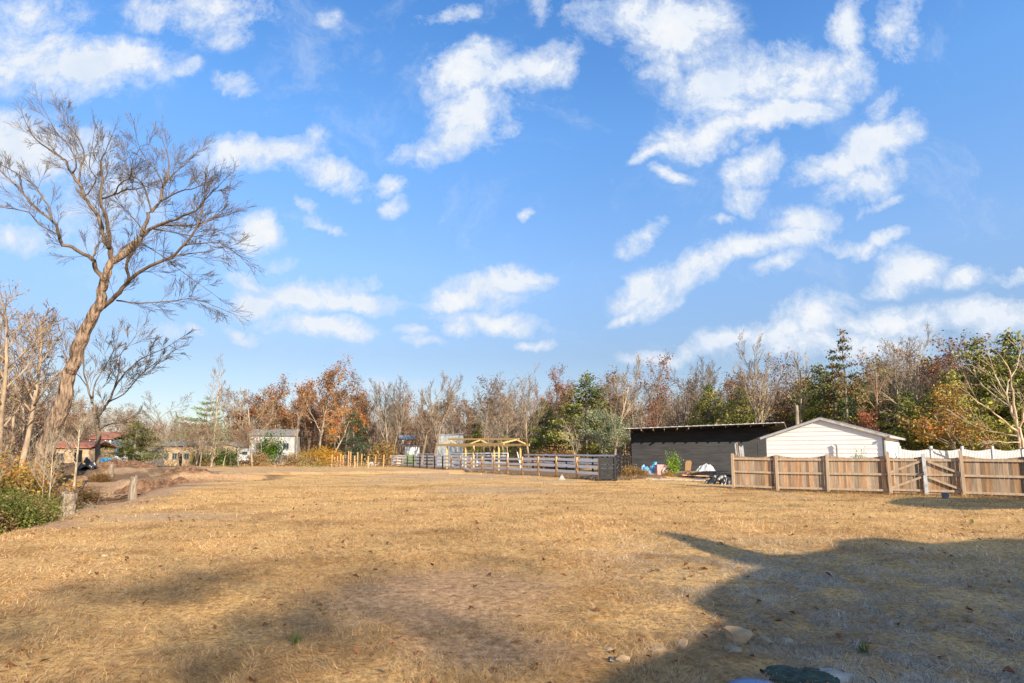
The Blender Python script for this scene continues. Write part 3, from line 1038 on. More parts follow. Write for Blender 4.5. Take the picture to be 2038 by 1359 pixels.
def proto(key):
    if key in PROTO:
        return PROTO[key]
    k, s = key.rsplit('_', 1)
    s = int(s)
    T = make_tree_proto
    if k == 'spread':
        v = T('spread', 12, 10 + s)
    elif k == 'upswept':
        v = T('upswept', 12, 20 + s)
    elif k == 'tall':
        v = T('tall', 12, 30 + s, r=.15)
    elif k == 'crooked':
        v = T('crooked', 10, 40 + s, r=.12)
    elif k == 'oak':
        v = T('spread', 12, 50 + s, (RUST, 3, .26, .12, .62))
    elif k == 'nearoak':
        v = T('spread', 12, 250 + s, (RUST, 4, .20, .05, .32))
    elif k == 'nearyellow':
        v = T('crooked', 10, 260 + s, (YELOR, 5, .2, .045, .4))
    elif k == 'nearbrown':
        v = T('spread', 12, 270 + s, (BROWN, 3, .25, .045, .35))
    elif k == 'brown':
        v = T('spread', 12, 60 + s, (BROWN, 2, .28, .10, .55))
    elif k == 'thinleaf':
        v = T('tall', 13, 70 + s, (REDBR, 5, .3, .11, .45), r=.14)
    elif k == 'redbr':
        v = T('upswept', 11, 80 + s, (REDBR, 2, .26, .11, .5))
    elif k == 'yellow':
        v = T('crooked', 10, 90 + s, (YELOR, 3, .24, .11, .7))
    elif k == 'olive':
        v = T('spread', 11, 100 + s, (OLIVE, 4, .28, .12, .75))
    elif k == 'greyg':
        v = T('crooked', 9, 110 + s, (GREYG, 4, .26, .10, .75))
    elif k == 'cedar':
        v = make_cedar(10, 120 + s, .27)
    elif k == 'olivecedar':
        v = make_cedar(9, 130 + s, .36, .08, [(.09, .11, .025), (.18, .20, .04), (.29, .29, .065), (.36, .32, .10)])
    elif k == 'spruce':
        v = make_cedar(10, 140 + s, .36, .06, [(.025, .05, .03), (.05, .085, .045), (.08, .12, .06)], .2, 9000)
    elif k == 'pine':
        v = make_cedar(10, 150 + s, .42, .1, [(.12, .19, .07), (.19, .27, .10), (.28, .34, .15)], .0, 7000, True)
    elif k == 'talpine':
        v = make_cedar(13, 160 + s, .17, .35, [(.04, .065, .03), (.08, .11, .05), (.2, .13, .07)], .0, 2600, True, .12)
    elif k == 'bush':
        v = make_bush(2.4, 1.5, 170 + s, BUSHY, 15000, .030, 16)
    elif k == 'brownbush':
        v = make_bush(2.4, 1.6, 180 + s, [(.22, .14, .07), (.34, .22, .11), (.42, .27, .13), (.2, .18, .06)], 4200, .06, 14)
    elif k == 'yellowbush':
        v = make_bush(2.4, 1.7, 190 + s, YELOR, 8000, .038, 14)
    elif k == 'greenbush':
        v = make_bush(2.4, 1.6, 200 + s, [(.06, .13, .02), (.14, .26, .04), (.25, .38, .07)], 4000, .06, 14)
    PROTO[key] = v
    return v


PARTN = {'bush': ('stems', 'foliage')}
TREES = []          # (px, label stem, group, object) to be labelled in order from the left
ORD = ['first', 'second', 'third', 'fourth', 'fifth', 'sixth', 'seventh', 'eighth', 'ninth', 'tenth', 'eleventh', 'twelfth', 'thirteenth',
       'fourteenth', 'fifteenth', 'sixteenth', 'seventeenth', 'eighteenth', 'nineteenth', 'twentieth']


def ordw(i):
    if i < 20:
        return ORD[i]
    tens = {2: 'twenty', 3: 'thirty', 4: 'forty', 5: 'fifty'}[(i + 1) // 10]
    u = (i + 1) % 10
    return tens + '-' + ORD[u - 1] if u else {2: 'twentieth', 3: 'thirtieth', 4: 'fortieth', 5: 'fiftieth'}[(i + 1) // 10]


def tree(name, key, px, top, d, label=None, group=None, stem=None, col=(1, 1, 1), barkcol=(1, 1, 1), rz=None, wide=1.0, cat='tree', lean=(0, 0), H=None):
    tm, bm_, cm, h0 = proto(key)
    p = GD(px, d, -.05)
    Hh = H if H else max(1.0, ZT(top, d) - p.z)
    s = Hh / h0
    rz = rz if rz is not None else (px * 12.9898 + d * 7.7) % 6.28
    r = empty(name, p, rz, label, cat, group)
    r.rotation_euler = (lean[0], lean[1], rz)
    r.scale = (s * wide, s * wide, s)
    bush = cm is not None and cm.name.startswith('foliage')
    for me, nm, c in ((tm, 'stems' if bush else 'trunk', barkcol), (bm_, 'branches', barkcol), (cm, 'foliage' if bush else 'crown', col)):
        if me is None:
            continue
        o = bpy.data.objects.new(nm, me)
        COL.objects.link(o)
        o.parent = r
        o.color = (*c, 1)
    if stem:
        TREES.append((px, stem, group, r))
    return r


PALE = (1.45, 1.4, 1.3)
GREYB = (1.0, 1.0, 1.0)
DARKB = (.45, .42, .42)


# the big leaning tree, its limbs followed one by one
def traced_tree(root, d0, origin_px, limbs, seed, twig_dens=1.0, bark=M_BIGBARK, side_len=1.2, n0=10, yspread=.25, barkcol=None, levels=3, tw_col=None):
    rng = random.Random(seed)
    trunk, br, tw, tips = MB(), MB(), MB(), []
    org = root.location
    for li, (pts, w0, w1, off) in enumerate(limbs):
        P, Rr = [], []
        n = len(pts)
        for k, (px, py) in enumerate(pts):
            f = k / max(1, n - 1)
            dd = d0 + off[0] + (off[1] - off[0]) * f
            q = D(px, py, dd) - org
            P.append(q)
            Rr.append((w0 * (.84 if li else 1) + (w1 - w0 * (.84 if li else 1)) * f ** .8) / FPX * dd * .5)
        # refine with a Catmull-Rom curve and a little crookedness
        PP, RR = [], []
        sub = 3
        for k in range(n - 1):
            a, b, c, e = P[max(k - 1, 0)], P[k], P[k + 1], P[min(k + 2, n - 1)]
            for j in range(sub):
                t = j / sub
                v = .5 * ((2 * b) + (c - a) * t + (2 * a - 5 * b + 4 * c - e) * t * t + (3 * b - a - 3 * c + e) * t ** 3)
                if 0 < k + j:
                    jit = min(RR[-1] if RR else .1, .1) * .7
                    v = v + Vector((rng.uniform(-jit, jit), rng.uniform(-jit, jit), rng.uniform(-jit, jit)))
                PP.append(v)
                RR.append((Rr[k] * (1 - t) + Rr[k + 1] * t) * rng.uniform(.93, 1.09))
        PP.append(P[-1])
        RR.append(max(Rr[-1], .012))
        big = li == 0
        if big:
            n_, up_ = 40, Vector((0, 1, 0))
            i0 = len(trunk.v)
            fine_p, fine_r = [], []
            for k in range(len(PP) - 1):
                for j in range(4):
                    fine_p.append(PP[k].lerp(PP[k + 1], j / 4))
                    fine_r.append(RR[k] + (RR[k + 1] - RR[k]) * j / 4)
            run = 0.0
            for k, p in enumerate(fine_p):
                dd_ = (fine_p[min(k + 1, len(fine_p) - 1)] - fine_p[max(k - 1, 0)]).normalized()
                a_ = dd_.cross(up_).normalized()
                b_ = dd_.cross(a_)
                if k:
                    run += (p - fine_p[k - 1]).length
                th = np.arange(n_) / n_ * 2 * math.pi
                arc = th * fine_r[k]
                fac = 1 + .30 * (fbm(arc + run * .25, np.full(n_, run * .22), .30, 4, 3) - .5) + .22 * (fbm(arc * 1.0, np.full(n_, run * .3), .10, 14, 2) - .5) \
                    + .25 * max(0, 1 - run / 2.2) * np.sin(th * 5 + .6)
                for q in range(n_):
                    w_ = p + a_ * (math.cos(th[q]) * fine_r[k] * fac[q]) + b_ * (math.sin(th[q]) * fine_r[k] * fac[q])
                    trunk.v.append((w_[0], w_[1], w_[2]))
            for k in range(len(fine_p) - 1):
                for q in range(n_):
                    q2 = (q + 1) % n_
                    trunk.f.append((i0 + k * n_ + q, i0 + k * n_ + q2, i0 + (k + 1) * n_ + q2, i0 + (k + 1) * n_ + q))
        else:
            br.tube(PP, RR, 7, .05, rng)
        if big:
            continue
        tot = sum((PP[k + 1] - PP[k]).length for k in range(len(PP) - 1))
        ns = int(tot * 2.3 * twig_dens)
        for q in range(ns):
            f = .15 + .85 * (q + rng.random()) / ns
            i = min(int(f * (len(PP) - 1)), len(PP) - 2)
            pc = PP[i].lerp(PP[i + 1], rng.random())
            dl = (PP[i + 1] - PP[i]).normalized()
            dn = rot_about(dl, perp(dl, rng), rng.uniform(.35, .95))
            dn = (dn + Vector((0, 0, .22))).normalized()
            grow(br, tw, tips, rng, pc, dn, side_len * rng.uniform(.5, 1.4) * (1.25 - .5 * f), min(RR[i] * .4, .013), 2,
                 [None, None, (7, .22, .60, .25, .6, .13, .04), (5, .2, .55, .25, .6, .16, .03)][:levels + 1], (3, 3, 3, 3, 3))
        grow(br, tw, tips, rng, PP[-1], (PP[-1] - PP[-2]).normalized(), side_len * 1.2, RR[-1], 2,
             [None, None, (6, .1, .62, .3, .7, .2, .04), (4, .15, .6, .3, .7, .25, .03)][:levels + 1], (3, 3, 3, 3, 3))
    t = trunk.build('trunk', bark, root, True)
    b = br.build('limbs', M_BARK, root, True)
    w = tw.build('twigs', M_TWIG, root)
    for o in (t, b, w):
        o.color = (*(barkcol or (1, 1, 1)), 1)
    if tw_col:
        w.color = (*tw_col, 1)
    if bark is M_BIGBARK:
        b.color = (.62, .55, .5, 1)
    return tips


big_limbs = [
    ([(62, 985), (70, 962), (80, 930), (91, 900), (107, 845), (125, 786), (143, 727), (162, 676), (184, 628), (201, 601), (204, 569), (213, 542), (223, 523), (256, 497), (282, 471)], 38, 9.5, (0, -1)),
    ([(211, 570), (194, 540), (183, 518), (155, 499), (125, 486), (117, 468), (104, 439), (65, 407), (49, 387), (23, 361), (0, 339)], 12, 2.5, (0, -3)),
    ([(104, 439), (94, 407), (78, 381), (65, 366), (39, 348), (6, 330)], 5, 1.5, (-2, -2.5)),
    ([(117, 468), (78, 446), (58, 423), (28, 416), (0, 412)], 4, 1.5, (-1.7, -4)),
    ([(183, 518), (189, 503), (192, 490)], 6, 3, (-1, -1)),
    ([(223, 523), (217, 494), (207, 471), (201, 442), (188, 420), (168, 391), (159, 368), (143, 345), (130, 319), (107, 303), (71, 277), (52, 245)], 13, 2, (-.3, 2)),
    ([(159, 368), (159, 335), (168, 310), (155, 274), (130, 245), (126, 222)], 5, 1.5, (1, 2.5)),
    ([(143, 345), (152, 325), (139, 293), (113, 264), (98, 238)], 4, 1.5, (1.2, 0)),
    ([(168, 391), (180, 378), (191, 355), (178, 332), (182, 300)], 3.5, 1.3, (.8, -1)),
    ([(217, 494), (217, 471), (211, 436), (201, 397), (204, 355), (202, 322), (210, 303)], 11, 2, (-.2, -2)),
    ([(203, 395), (227, 387), (253, 378), (282, 374)], 5, 1.8, (-.8, -2)),
    ([(227, 387), (240, 365), (259, 352), (262, 330)], 3.5, 1.3, (-1.2, -3)),
    ([(282, 471), (292, 440), (301, 420), (319, 400), (324, 371), (334, 342), (335, 310), (324, 280)], 10, 1.6, (-1, -.5)),
    ([(324, 371), (343, 348), (366, 329), (389, 306)], 4, 1.5, (-.8, 1)),
    ([(301, 420), (285, 368), (259, 345), (249, 316)], 4.5, 1.3, (-.9, 1.4)),
    ([(319, 400), (356, 381), (389, 374), (410, 360)], 4, 1.3, (-.8, -2.5)),
    ([(324, 371), (317, 348), (291, 316), (279, 297)], 3.5, 1.2, (-.8, -2)),
    ([(282, 471), (311, 449), (350, 436), (389, 420), (418, 387), (437, 368)], 9, 1.6, (-1, -3)),
    ([(311, 449), (366, 449), (398, 446), (444, 429)], 4.5, 1.3, (-1.4, .5)),
    ([(300, 455), (345, 462), (390, 470), (430, 462)], 3.5, 1.2, (-1.4, 1.6)),
    ([(290, 462), (262, 430), (240, 408), (222, 398)], 3.5, 1.2, (-1.2, .6)),
    ([(203, 612), (214, 604), (240, 582), (259, 556), (285, 536), (340, 510), (366, 488), (389, 455), (405, 407), (407, 385)], 13, 2, (0, -3.5)),
    ([(366, 488), (398, 484), (437, 484), (470, 504)], 4, 1.3, (-2.2, -3)),
    ([(340, 510), (382, 504), (418, 500)], 4, 1.5, (-1.8, -1)),
    ([(389, 455), (412, 440), (440, 420), (452, 400)], 3.5, 1.2, (-2.6, -1.6)),
    ([(232, 598), (279, 603), (350, 598), (389, 595), (440, 614)], 4, 1.1, (-.2, -1)),
    ([(256, 556), (254, 523), (266, 501)], 7, 5, (-.3, -1)),
    ([(262, 494), (285, 488), (324, 510), (356, 536), (421, 582)], 3, .9, (-.7, 1)),
    ([(226, 520), (240, 500), (262, 482), (272, 478)], 7, 4, (-.5, 1)),
]
bt = empty('leaning_tree', GD(62, 30, -.1), 0, 'big bare tree with furrowed bark leaning right over the ravine', 'tree')
spec_min = .006
traced_tree(bt, 30.0, None, big_limbs, 3, 1.1, tw_col=(.62, .6, .6), side_len=1.2)
# ragged tuft of dead leaves high in the big tree
spec_min = .012

sec_limbs = [
    ([(192, 962), (193, 930), (196, 885), (195, 855), (190, 825)], 12, 7, (0, 0)),
    ([(190, 825), (184, 800), (176, 772), (168, 745), (166, 700), (160, 680)], 6, 1.5, (0, 1)),
    ([(193, 832), (206, 812), (216, 800), (228, 770), (248, 745), (272, 720), (300, 705), (330, 692)], 7, 1.5, (0, -2)),
    ([(184, 800), (188, 770), (205, 735), (222, 705), (232, 680)], 4, 1.2, (0, 2)),
    ([(228, 770), (236, 740), (240, 705), (262, 680)], 3.5, 1.2, (-.5, 1)),
    ([(216, 800), (245, 785), (280, 745), (318, 715)], 3.5, 1.2, (-1, -3)),
    ([(195, 858), (215, 845), (240, 842), (265, 850)], 3.5, 1.2, (0, -1.5)),
    ([(194, 860), (175, 848), (150, 832), (128, 828)], 4, 1.2, (0, -1)),
    ([(176, 772), (160, 750), (140, 735), (128, 705)], 3, 1.2, (.5, -1)),
]
t2 = empty('dark_tree', GD(192, 42, -.1), 0, 'dark bare tree with forked trunk right of the big leaning tree', 'tree')
traced_tree(t2, 42.0, None, sec_limbs, 8, .55, bark=M_BARK, side_len=1.7, barkcol=(.62, .58, .56), levels=3, tw_col=(.75, .7, .68))

# pale many-stemmed tree behind the fence at the right edge
crape = [
    ([(2034, 893), (2030, 870), (2022, 850)], 9, 7, (0, 0)),
    ([(2022, 850), (2014, 820), (2004, 790), (1990, 765), (1980, 745)], 6, 2, (0, .5)),
    ([(2024, 855), (2020, 815), (2014, 780), (2010, 740), (1996, 715)], 6, 1.6, (0, -1)),
    ([(2026, 860), (2000, 840), (1970, 815), (1945, 800), (1935, 790)], 4.5, 1.5, (0, -1.5)),
    ([(2028, 868), (1995, 862), (1968, 858), (1945, 850)], 3.5, 1.3, (0, 1)),
    ([(2012, 812), (1990, 795), (1965, 775), (1950, 760)], 3.5, 1.3, (.2, 1.4)),
    ([(2028, 862), (2036, 820), (2044, 780), (2040, 730)], 6, 2, (0, -1)),
    ([(2030, 880), (2005, 880), (1985, 878)], 3, 1.2, (0, -1)),
    ([(2004, 790), (2006, 760), (2022, 735), (2030, 700)], 3.5, 1.3, (.2, 2)),
]
t3 = empty('pale_tree', GD(2036, 31, -.1), 0, 'pale bare tree with many smooth stems behind the fence at the right edge', 'tree')
traced_tree(t3, 31.0, None, crape, 12, .3, bark=M_BARK, side_len=1.1, barkcol=(1.9, 1.8, 1.65), levels=2, tw_col=(1.6, 1.5, 1.4))

# single trees one can tell apart
tree('tall_bare_tree', 'tall_1', 421, 700, 74, 'tall pale bare tree standing alone left of the grey house', barkcol=PALE, wide=.85)
tree('pine_tree', 'pine_1', 408, 792, 86, 'light green layered pine behind the tall lone bare tree')
tree('low_cedar', 'olivecedar_1', 268, 838, 62, 'broad dark green cedar in front of the open garage', col=(.7, .75, .7), wide=1.45)
tree('bare_tree', 'crooked_1', 503, 770, 74, 'pale crooked tree leaning left over the white trailer', barkcol=PALE, lean=(0, -.12))
tree('bare_tree', 'crooked_2', 528, 840, 80, 'pale forked small tree before the gable of the grey house', barkcol=PALE)
tree('bare_tree', 'spread_2', 332, 776, 92, 'wide bare tree above the low stone house', barkcol=GREYB, wide=1.2)
tree('bare_tree', 'crooked_3', 392, 812, 70, 'small pale bare tree just left of the tall lone one', barkcol=PALE)
tree('oak_tree', 'brown_1', 478, 768, 96, 'grey brown oak left of the orange oaks', wide=1.0)
tree('oak_tree', 'oak_1', 548, 744, 98, 'wide orange oak rising behind the grey house', wide=1.15)
tree('oak_tree', 'oak_2', 590, 760, 104, 'orange oak between the grey house and the tallest oak', col=(1.1, 1, .9))
tree('oak_tree', 'oak_3', 632, 712, 90, 'tallest rust orange oak with a narrow ragged top', wide=.85, barkcol=PALE)
tree('oak_tree', 'oak_1', 690, 738, 94, 'rust oak with open top just right of the tallest oak', wide=.9, col=(.8, .8, .85), rz=2.1)
tree('oak_tree', 'yellow_1', 655, 800, 82, 'small orange tree with pale trunk left of the dark spruce', col=(1.05, .8, .7), barkcol=PALE)
tree('oak_tree', 'oak_2', 515, 800, 92, 'low orange oak directly behind the grey house roof', rz=1.0)
tree('bare_tree', 'tall_2', 591, 815, 78, 'slender pale trunk at the right wall of the grey house', barkcol=PALE, wide=.8)
tree('oak_tree', 'redbr_1', 612, 800, 96, 'red brown tree filling the gap below the tallest oak')
tree('spruce_tree', 'spruce_1', 703, 818, 84, 'dark blue green spruce beside the orange oaks', wide=1.0)
for px, tp, dd, lb in ((742, 756, 96, 'bare upswept tree right of the spruce'), (773, 749, 90, 'bare upswept tree above the tree house'),
                       (800, 752, 92, 'bare upswept tree between tree house and tall pair'), (838, 740, 78, 'narrow bare tree, left one of the tall pair behind the white fence'),
                       (862, 737, 76, 'fuller bare tree, right one of the tall pair behind the white fence')):
    tree('bare_tree', 'upswept_%d' % (1 + px % 3), px, tp, dd, lb, barkcol=(1.1, 1.0, .9) if px > 830 else GREYB, wide=1.15)
tree('brown_tree', 'brown_2', 912, 780, 84, 'brown leaved tree above the grey metal shed')
tree('bare_tree', 'spread_1', 962, 740, 80, 'bare spreading tree with dark top behind the timber frame', barkcol=(.8, .75, .72))
tree('brown_tree', 'brown_3', 1003, 752, 84, 'round brown topped tree behind the timber frame')
tree('bare_tree', 'crooked_2', 985, 812, 70, 'pale forked leaning tree behind the timber frame', barkcol=PALE, rz=2.0)
tree('bare_tree', 'crooked_1', 1010, 815, 72, 'pale bent tree right of the forked one behind the timber frame', barkcol=PALE, rz=4.0)
tree('bare_tree', 'spread_3', 1052, 727, 66, 'tall bare tree with pale trunk right of the timber frame', barkcol=(1.2, 1.1, 1.0), wide=.95)
tree('thin_tree', 'thinleaf_1', 1114, 722, 76, 'thin dark trunked tree with few red leaves right of the tall pale one', barkcol=DARKB, wide=.8)
tree('red_tree', 'redbr_2', 1140, 752, 80, 'reddish brown upswept tree left of the tall green cedar')
tree('cedar_tree', 'cedar_1', 1085, 800, 72, 'dark green cedar right of the timber frame', wide=1.1)
tree('cedar_tree', 'cedar_2', 1168, 745, 66, 'tall ragged green cedar behind the back fence', wide=1.35)
tree('olive_tree', 'greyg_1', 1190, 810, 55, 'grey green leaved tree behind the black gate', wide=1.15)
tree('olive_tree', 'greyg_2', 1232, 822, 51, 'grey green leaved tree touching the barn corner', wide=.9)
tree('bare_tree', 'crooked_3', 1145, 832, 53, 'slim white trunked sapling leaning behind the white fence', barkcol=(1.9, 1.9, 1.8), wide=.7)
tree('bare_tree', 'upswept_2', 1219, 705, 60, 'bare tree with pale forked limbs left of the barn', barkcol=PALE, wide=.95)
tree('brown_tree', 'brown_1', 1262, 728, 66, 'brown tree over the left end of the barn roof')
tree('thin_tree', 'thinleaf_2', 1308, 702, 60, 'thin dark tree with a few red leaves above the barn', wide=.95)
tree('red_tree', 'redbr_1', 1312, 790, 58, 'low red brown tree right above the barn roof', col=(1.15, 1, 1))
tree('bare_tree', 'spread_2', 1372, 716, 62, 'bare tree over the middle of the barn', barkcol=(.85, .8, .75))
tree('bare_tree', 'upswept_3', 1412, 714, 70, 'bare fine twigged tree over the middle of the barn')
tree('cedar_tree', 'cedar_1', 1416, 768, 60, 'green cedar above the middle of the barn roof', rz=3.0, col=(1.25, 1.2, 1.1), wide=1.1)
tree('cedar_tree', 'olivecedar_2', 1476, 772, 57, 'round yellow green cedar above the right half of the barn', wide=1.0)
tree('bare_tree', 'upswept_1', 1512, 655, 54, 'tall pale bare tree in a wide V over the barn', barkcol=PALE, wide=1.0)
tree('brown_tree', 'brown_2', 1560, 700, 60, 'brown topped bare tree behind the white shed', rz=2.2)
tree('thin_tree', 'tall_3', 1598, 690, 54, 'thin leaning pale tree above the white shed peak', barkcol=PALE)
tree('pine_tree', 'talpine_1', 1690, 660, 50, 'thin ragged pine, tallest above the white shed', wide=.75, col=(1.3, 1.2, 1.1))
tree('pine_tree', 'talpine_2', 1667, 700, 52, 'thin ragged pine left of the tallest pine')
tree('cedar_tree', 'cedar_2', 1640, 730, 55, 'green cedar above the white shed roof', rz=1.2, col=(1.2, 1.15, 1.0), wide=1.2)
tree('thin_tree', 'tall_1', 1742, 690, 50, 'tall thin reddish trunk above the right end of the shed', barkcol=(1.3, 1.0, .8), rz=1.0)
tree('bare_tree', 'spread_3', 1786, 672, 52, 'bare spreading tree left of the tallest bare tree', barkcol=PALE, rz=1.9)
tree('bare_tree', 'spread_1', 1828, 632, 50, 'tallest bare tree on the right with forked pale trunk', barkcol=PALE, rz=.6, wide=.95)
tree('brown_tree', 'brown_3', 1880, 664, 54, 'brown leaved tree right of the tallest bare tree', rz=.3, wide=1.1)
tree('cedar_tree', 'olivecedar_1', 1900, 742, 45, 'wide olive green cedar above the gate', rz=4.4, wide=1.0)
tree('cedar_tree', 'olivecedar_2', 1962, 676, 47, 'tall yellow green cedar near the right edge', rz=2.4, wide=.8)
tree('cedar_tree', 'cedar_2', 2026, 664, 46, 'tall green cedar at the right edge', rz=5.4, wide=1.15, col=(1.2, 1.2, 1))
tree('yellow_tree', 'yellow_2', 1905, 768, 43, 'orange leaved tree behind the white picket fence', wide=1.15)
tree('yellow_tree', 'yellow_1', 1940, 800, 41, 'yellow brown leaved tree left of the pale many-stemmed tree', rz=3, wide=1.1)
tree('red_tree', 'redbr_2', 1735, 812, 46, 'small red leaved tree at the right end of the shed', wide=1.3, col=(1.4, 1.1, .9))
tree('cedar_tree', 'cedar_1', 1812, 780, 46, 'dark cedar with bright side shoots behind the gate', wide=1.35, rz=.8)

# left edge
tree('sycamore_tree', 'nearyellow_1', -4, 560, 33, 'pale trunked tree with orange leaves at the left edge', barkcol=(1.3, 1.2, 1.1), wide=.8, col=(1, .75, .6))
tree('sycamore_tree', 'nearoak_1', 26, 600, 37, 'pale tree with sparse orange leaves just left of the leaning tree', barkcol=(1.25, 1.15, 1.05), wide=.8, rz=2.3)
tree('sycamore_tree', 'nearbrown_1', 52, 640, 41, 'twiggy pale tree behind the base of the leaning tree', barkcol=(1.6, 1.5, 1.4), rz=.7)
tree('sycamore_tree', 'tall_1', 6, 560, 29, 'thick pale straight trunk at the very left edge', barkcol=(1.35, 1.22, 1.08), rz=1.0, wide=1.3)
tree('sycamore_tree', 'tall_2', 42, 590, 33, 'pale slightly leaning trunk between left edge and leaning tree', barkcol=(1.25, 1.12, 1.0), rz=2.0, wide=1.25, lean=(0, .08))
tree('slim_tree', 'tall_2', 155, 808, 29, 'slim pale pole of a tree in the ravine', barkcol=(1.5, 1.5, 1.4), wide=1.2)
tree('slim_tree', 'tall_3', 104, 850, 23, 'slim grey sapling right beside the leaning trunk', barkcol=(1.5, 1.5, 1.4), wide=.8)
tree('slim_tree', 'crooked_1', 92, 835, 24, 'crooked thin sapling touching the leaning trunk', barkcol=(1.3, 1.3, 1.2), wide=.45)
for i, (px, tp, dd, key, c) in enumerate(((2, 800, 24, 'nearyellow_2', (.9, .9, .6)), (28, 850, 36, 'nearoak_2', (.9, .8, .7)), (-10, 820, 20, 'nearbrown_1', (.9, .8, .7)),
                                      (125, 820, 52, 'brown_3', (1, 1, 1)), (255, 800, 75, 'spread_1', (1, 1, 1)), (160, 800, 70, 'brown_2', (1.1, 1.1, 1)))):
    tree('young_tree', key, px, tp, dd, group='young trees round the leaning tree', stem='young tree from the left among those round the leaning tree', col=c, barkcol=(1.2, 1.1, 1))

# fill of the woods: every tree its own object
frng = random.Random(77)


def front(px):
    return float(np.interp(px, [-60, 120, 300, 520, 760, 1000, 1150, 1250, 1500, 1750, 2080], [52, 66, 98, 102, 98, 86, 74, 66, 60, 54, 48]))


def canopy(px):
    return float(np.interp(px, [-60, 120, 260, 330, 450, 520, 600, 700, 760, 900, 1000, 1150, 1300, 1450, 1600, 1750, 1900, 2080],
                           [700, 745, 800, 800, 790, 768, 760, 765, 770, 780, 768, 755, 740, 725, 722, 690, 680, 680]))


WOODS = [(-60, 430, 'behind the houses on the left', ['brown', 'spread', 'brown', 'crooked', 'upswept']),
         (430, 730, 'behind the grey house', ['oak', 'brown', 'redbr', 'spread', 'oak']),
         (730, 1060, 'behind the white board fence', ['brown', 'upswept', 'redbr', 'spread', 'brown', 'cedar']),
         (1060, 1560, 'behind the black barn', ['brown', 'spread', 'redbr', 'cedar', 'olive', 'upswept', 'brown']),
         (1560, 2100, 'behind the picket fence', ['cedar', 'olive', 'redbr', 'spread', 'yellow', 'brown', 'olivecedar'])]
KIND = {'brown': 'brown leaved tree', 'spread': 'bare spreading tree', 'crooked': 'crooked bare tree', 'upswept': 'bare upswept tree', 'oak': 'orange oak',
        'redbr': 'red brown tree', 'cedar': 'green cedar', 'olive': 'olive leaved tree', 'yellow': 'yellow leaved tree', 'olivecedar': 'yellow green cedar'}
for (a, b, where, kinds) in WOODS:
    n = int((b - a) / 17)
    for k in range(n):
        px = a + (b - a) * (k + frng.random()) / n
        row = k % 3
        d = front(px) + (2, 9, 20)[row] + frng.uniform(-2, 3)
        top = canopy(px) + frng.uniform(-4, 34) + (26, 8, 0)[row]
        kd = frng.choice(kinds)
        if kd in ('cedar', 'olive', 'olivecedar', 'yellow'):
            top += frng.uniform(14, 55)
        j = frng.uniform(.85, 1.15)
        bk = frng.choice((PALE, GREYB, (1.2, 1.1, 1), (.8, .75, .7)))
        tree(kd + '_tree' if kd in ('brown', 'oak', 'cedar', 'olive') else 'wood_tree', '%s_%d' % (kd, frng.randint(1, 4 if kd not in ('cedar', 'olive', 'olivecedar') else 2)),
             px, top, d, group='woodland trees ' + where, stem=KIND[kd] + ' from the left in the wood ' + where, col=(j, j, j), barkcol=bk,
             wide=frng.uniform(.9, 1.3), rz=frng.uniform(0, 6.28))

for k in range(13):
    px = 292 + k * 15.5 + frng.uniform(-5, 5)
    tree('sapling', frng.choice(('crooked_1', 'crooked_2', 'crooked_4', 'spread_4', 'brown_4')), px, frng.uniform(828, 862), frng.uniform(63, 71),
         group='saplings before the far houses', stem='small bare sapling from the left before the far houses', barkcol=frng.choice((PALE, GREYB)), wide=1.1, rz=frng.uniform(0, 6))
cnt = {}
for px, stem, group, o in sorted(TREES, key=lambda t: t[0]):
    i = cnt.get(stem, 0)
    cnt[stem] = i + 1
    o['label'] = ordw(i) + ' ' + stem


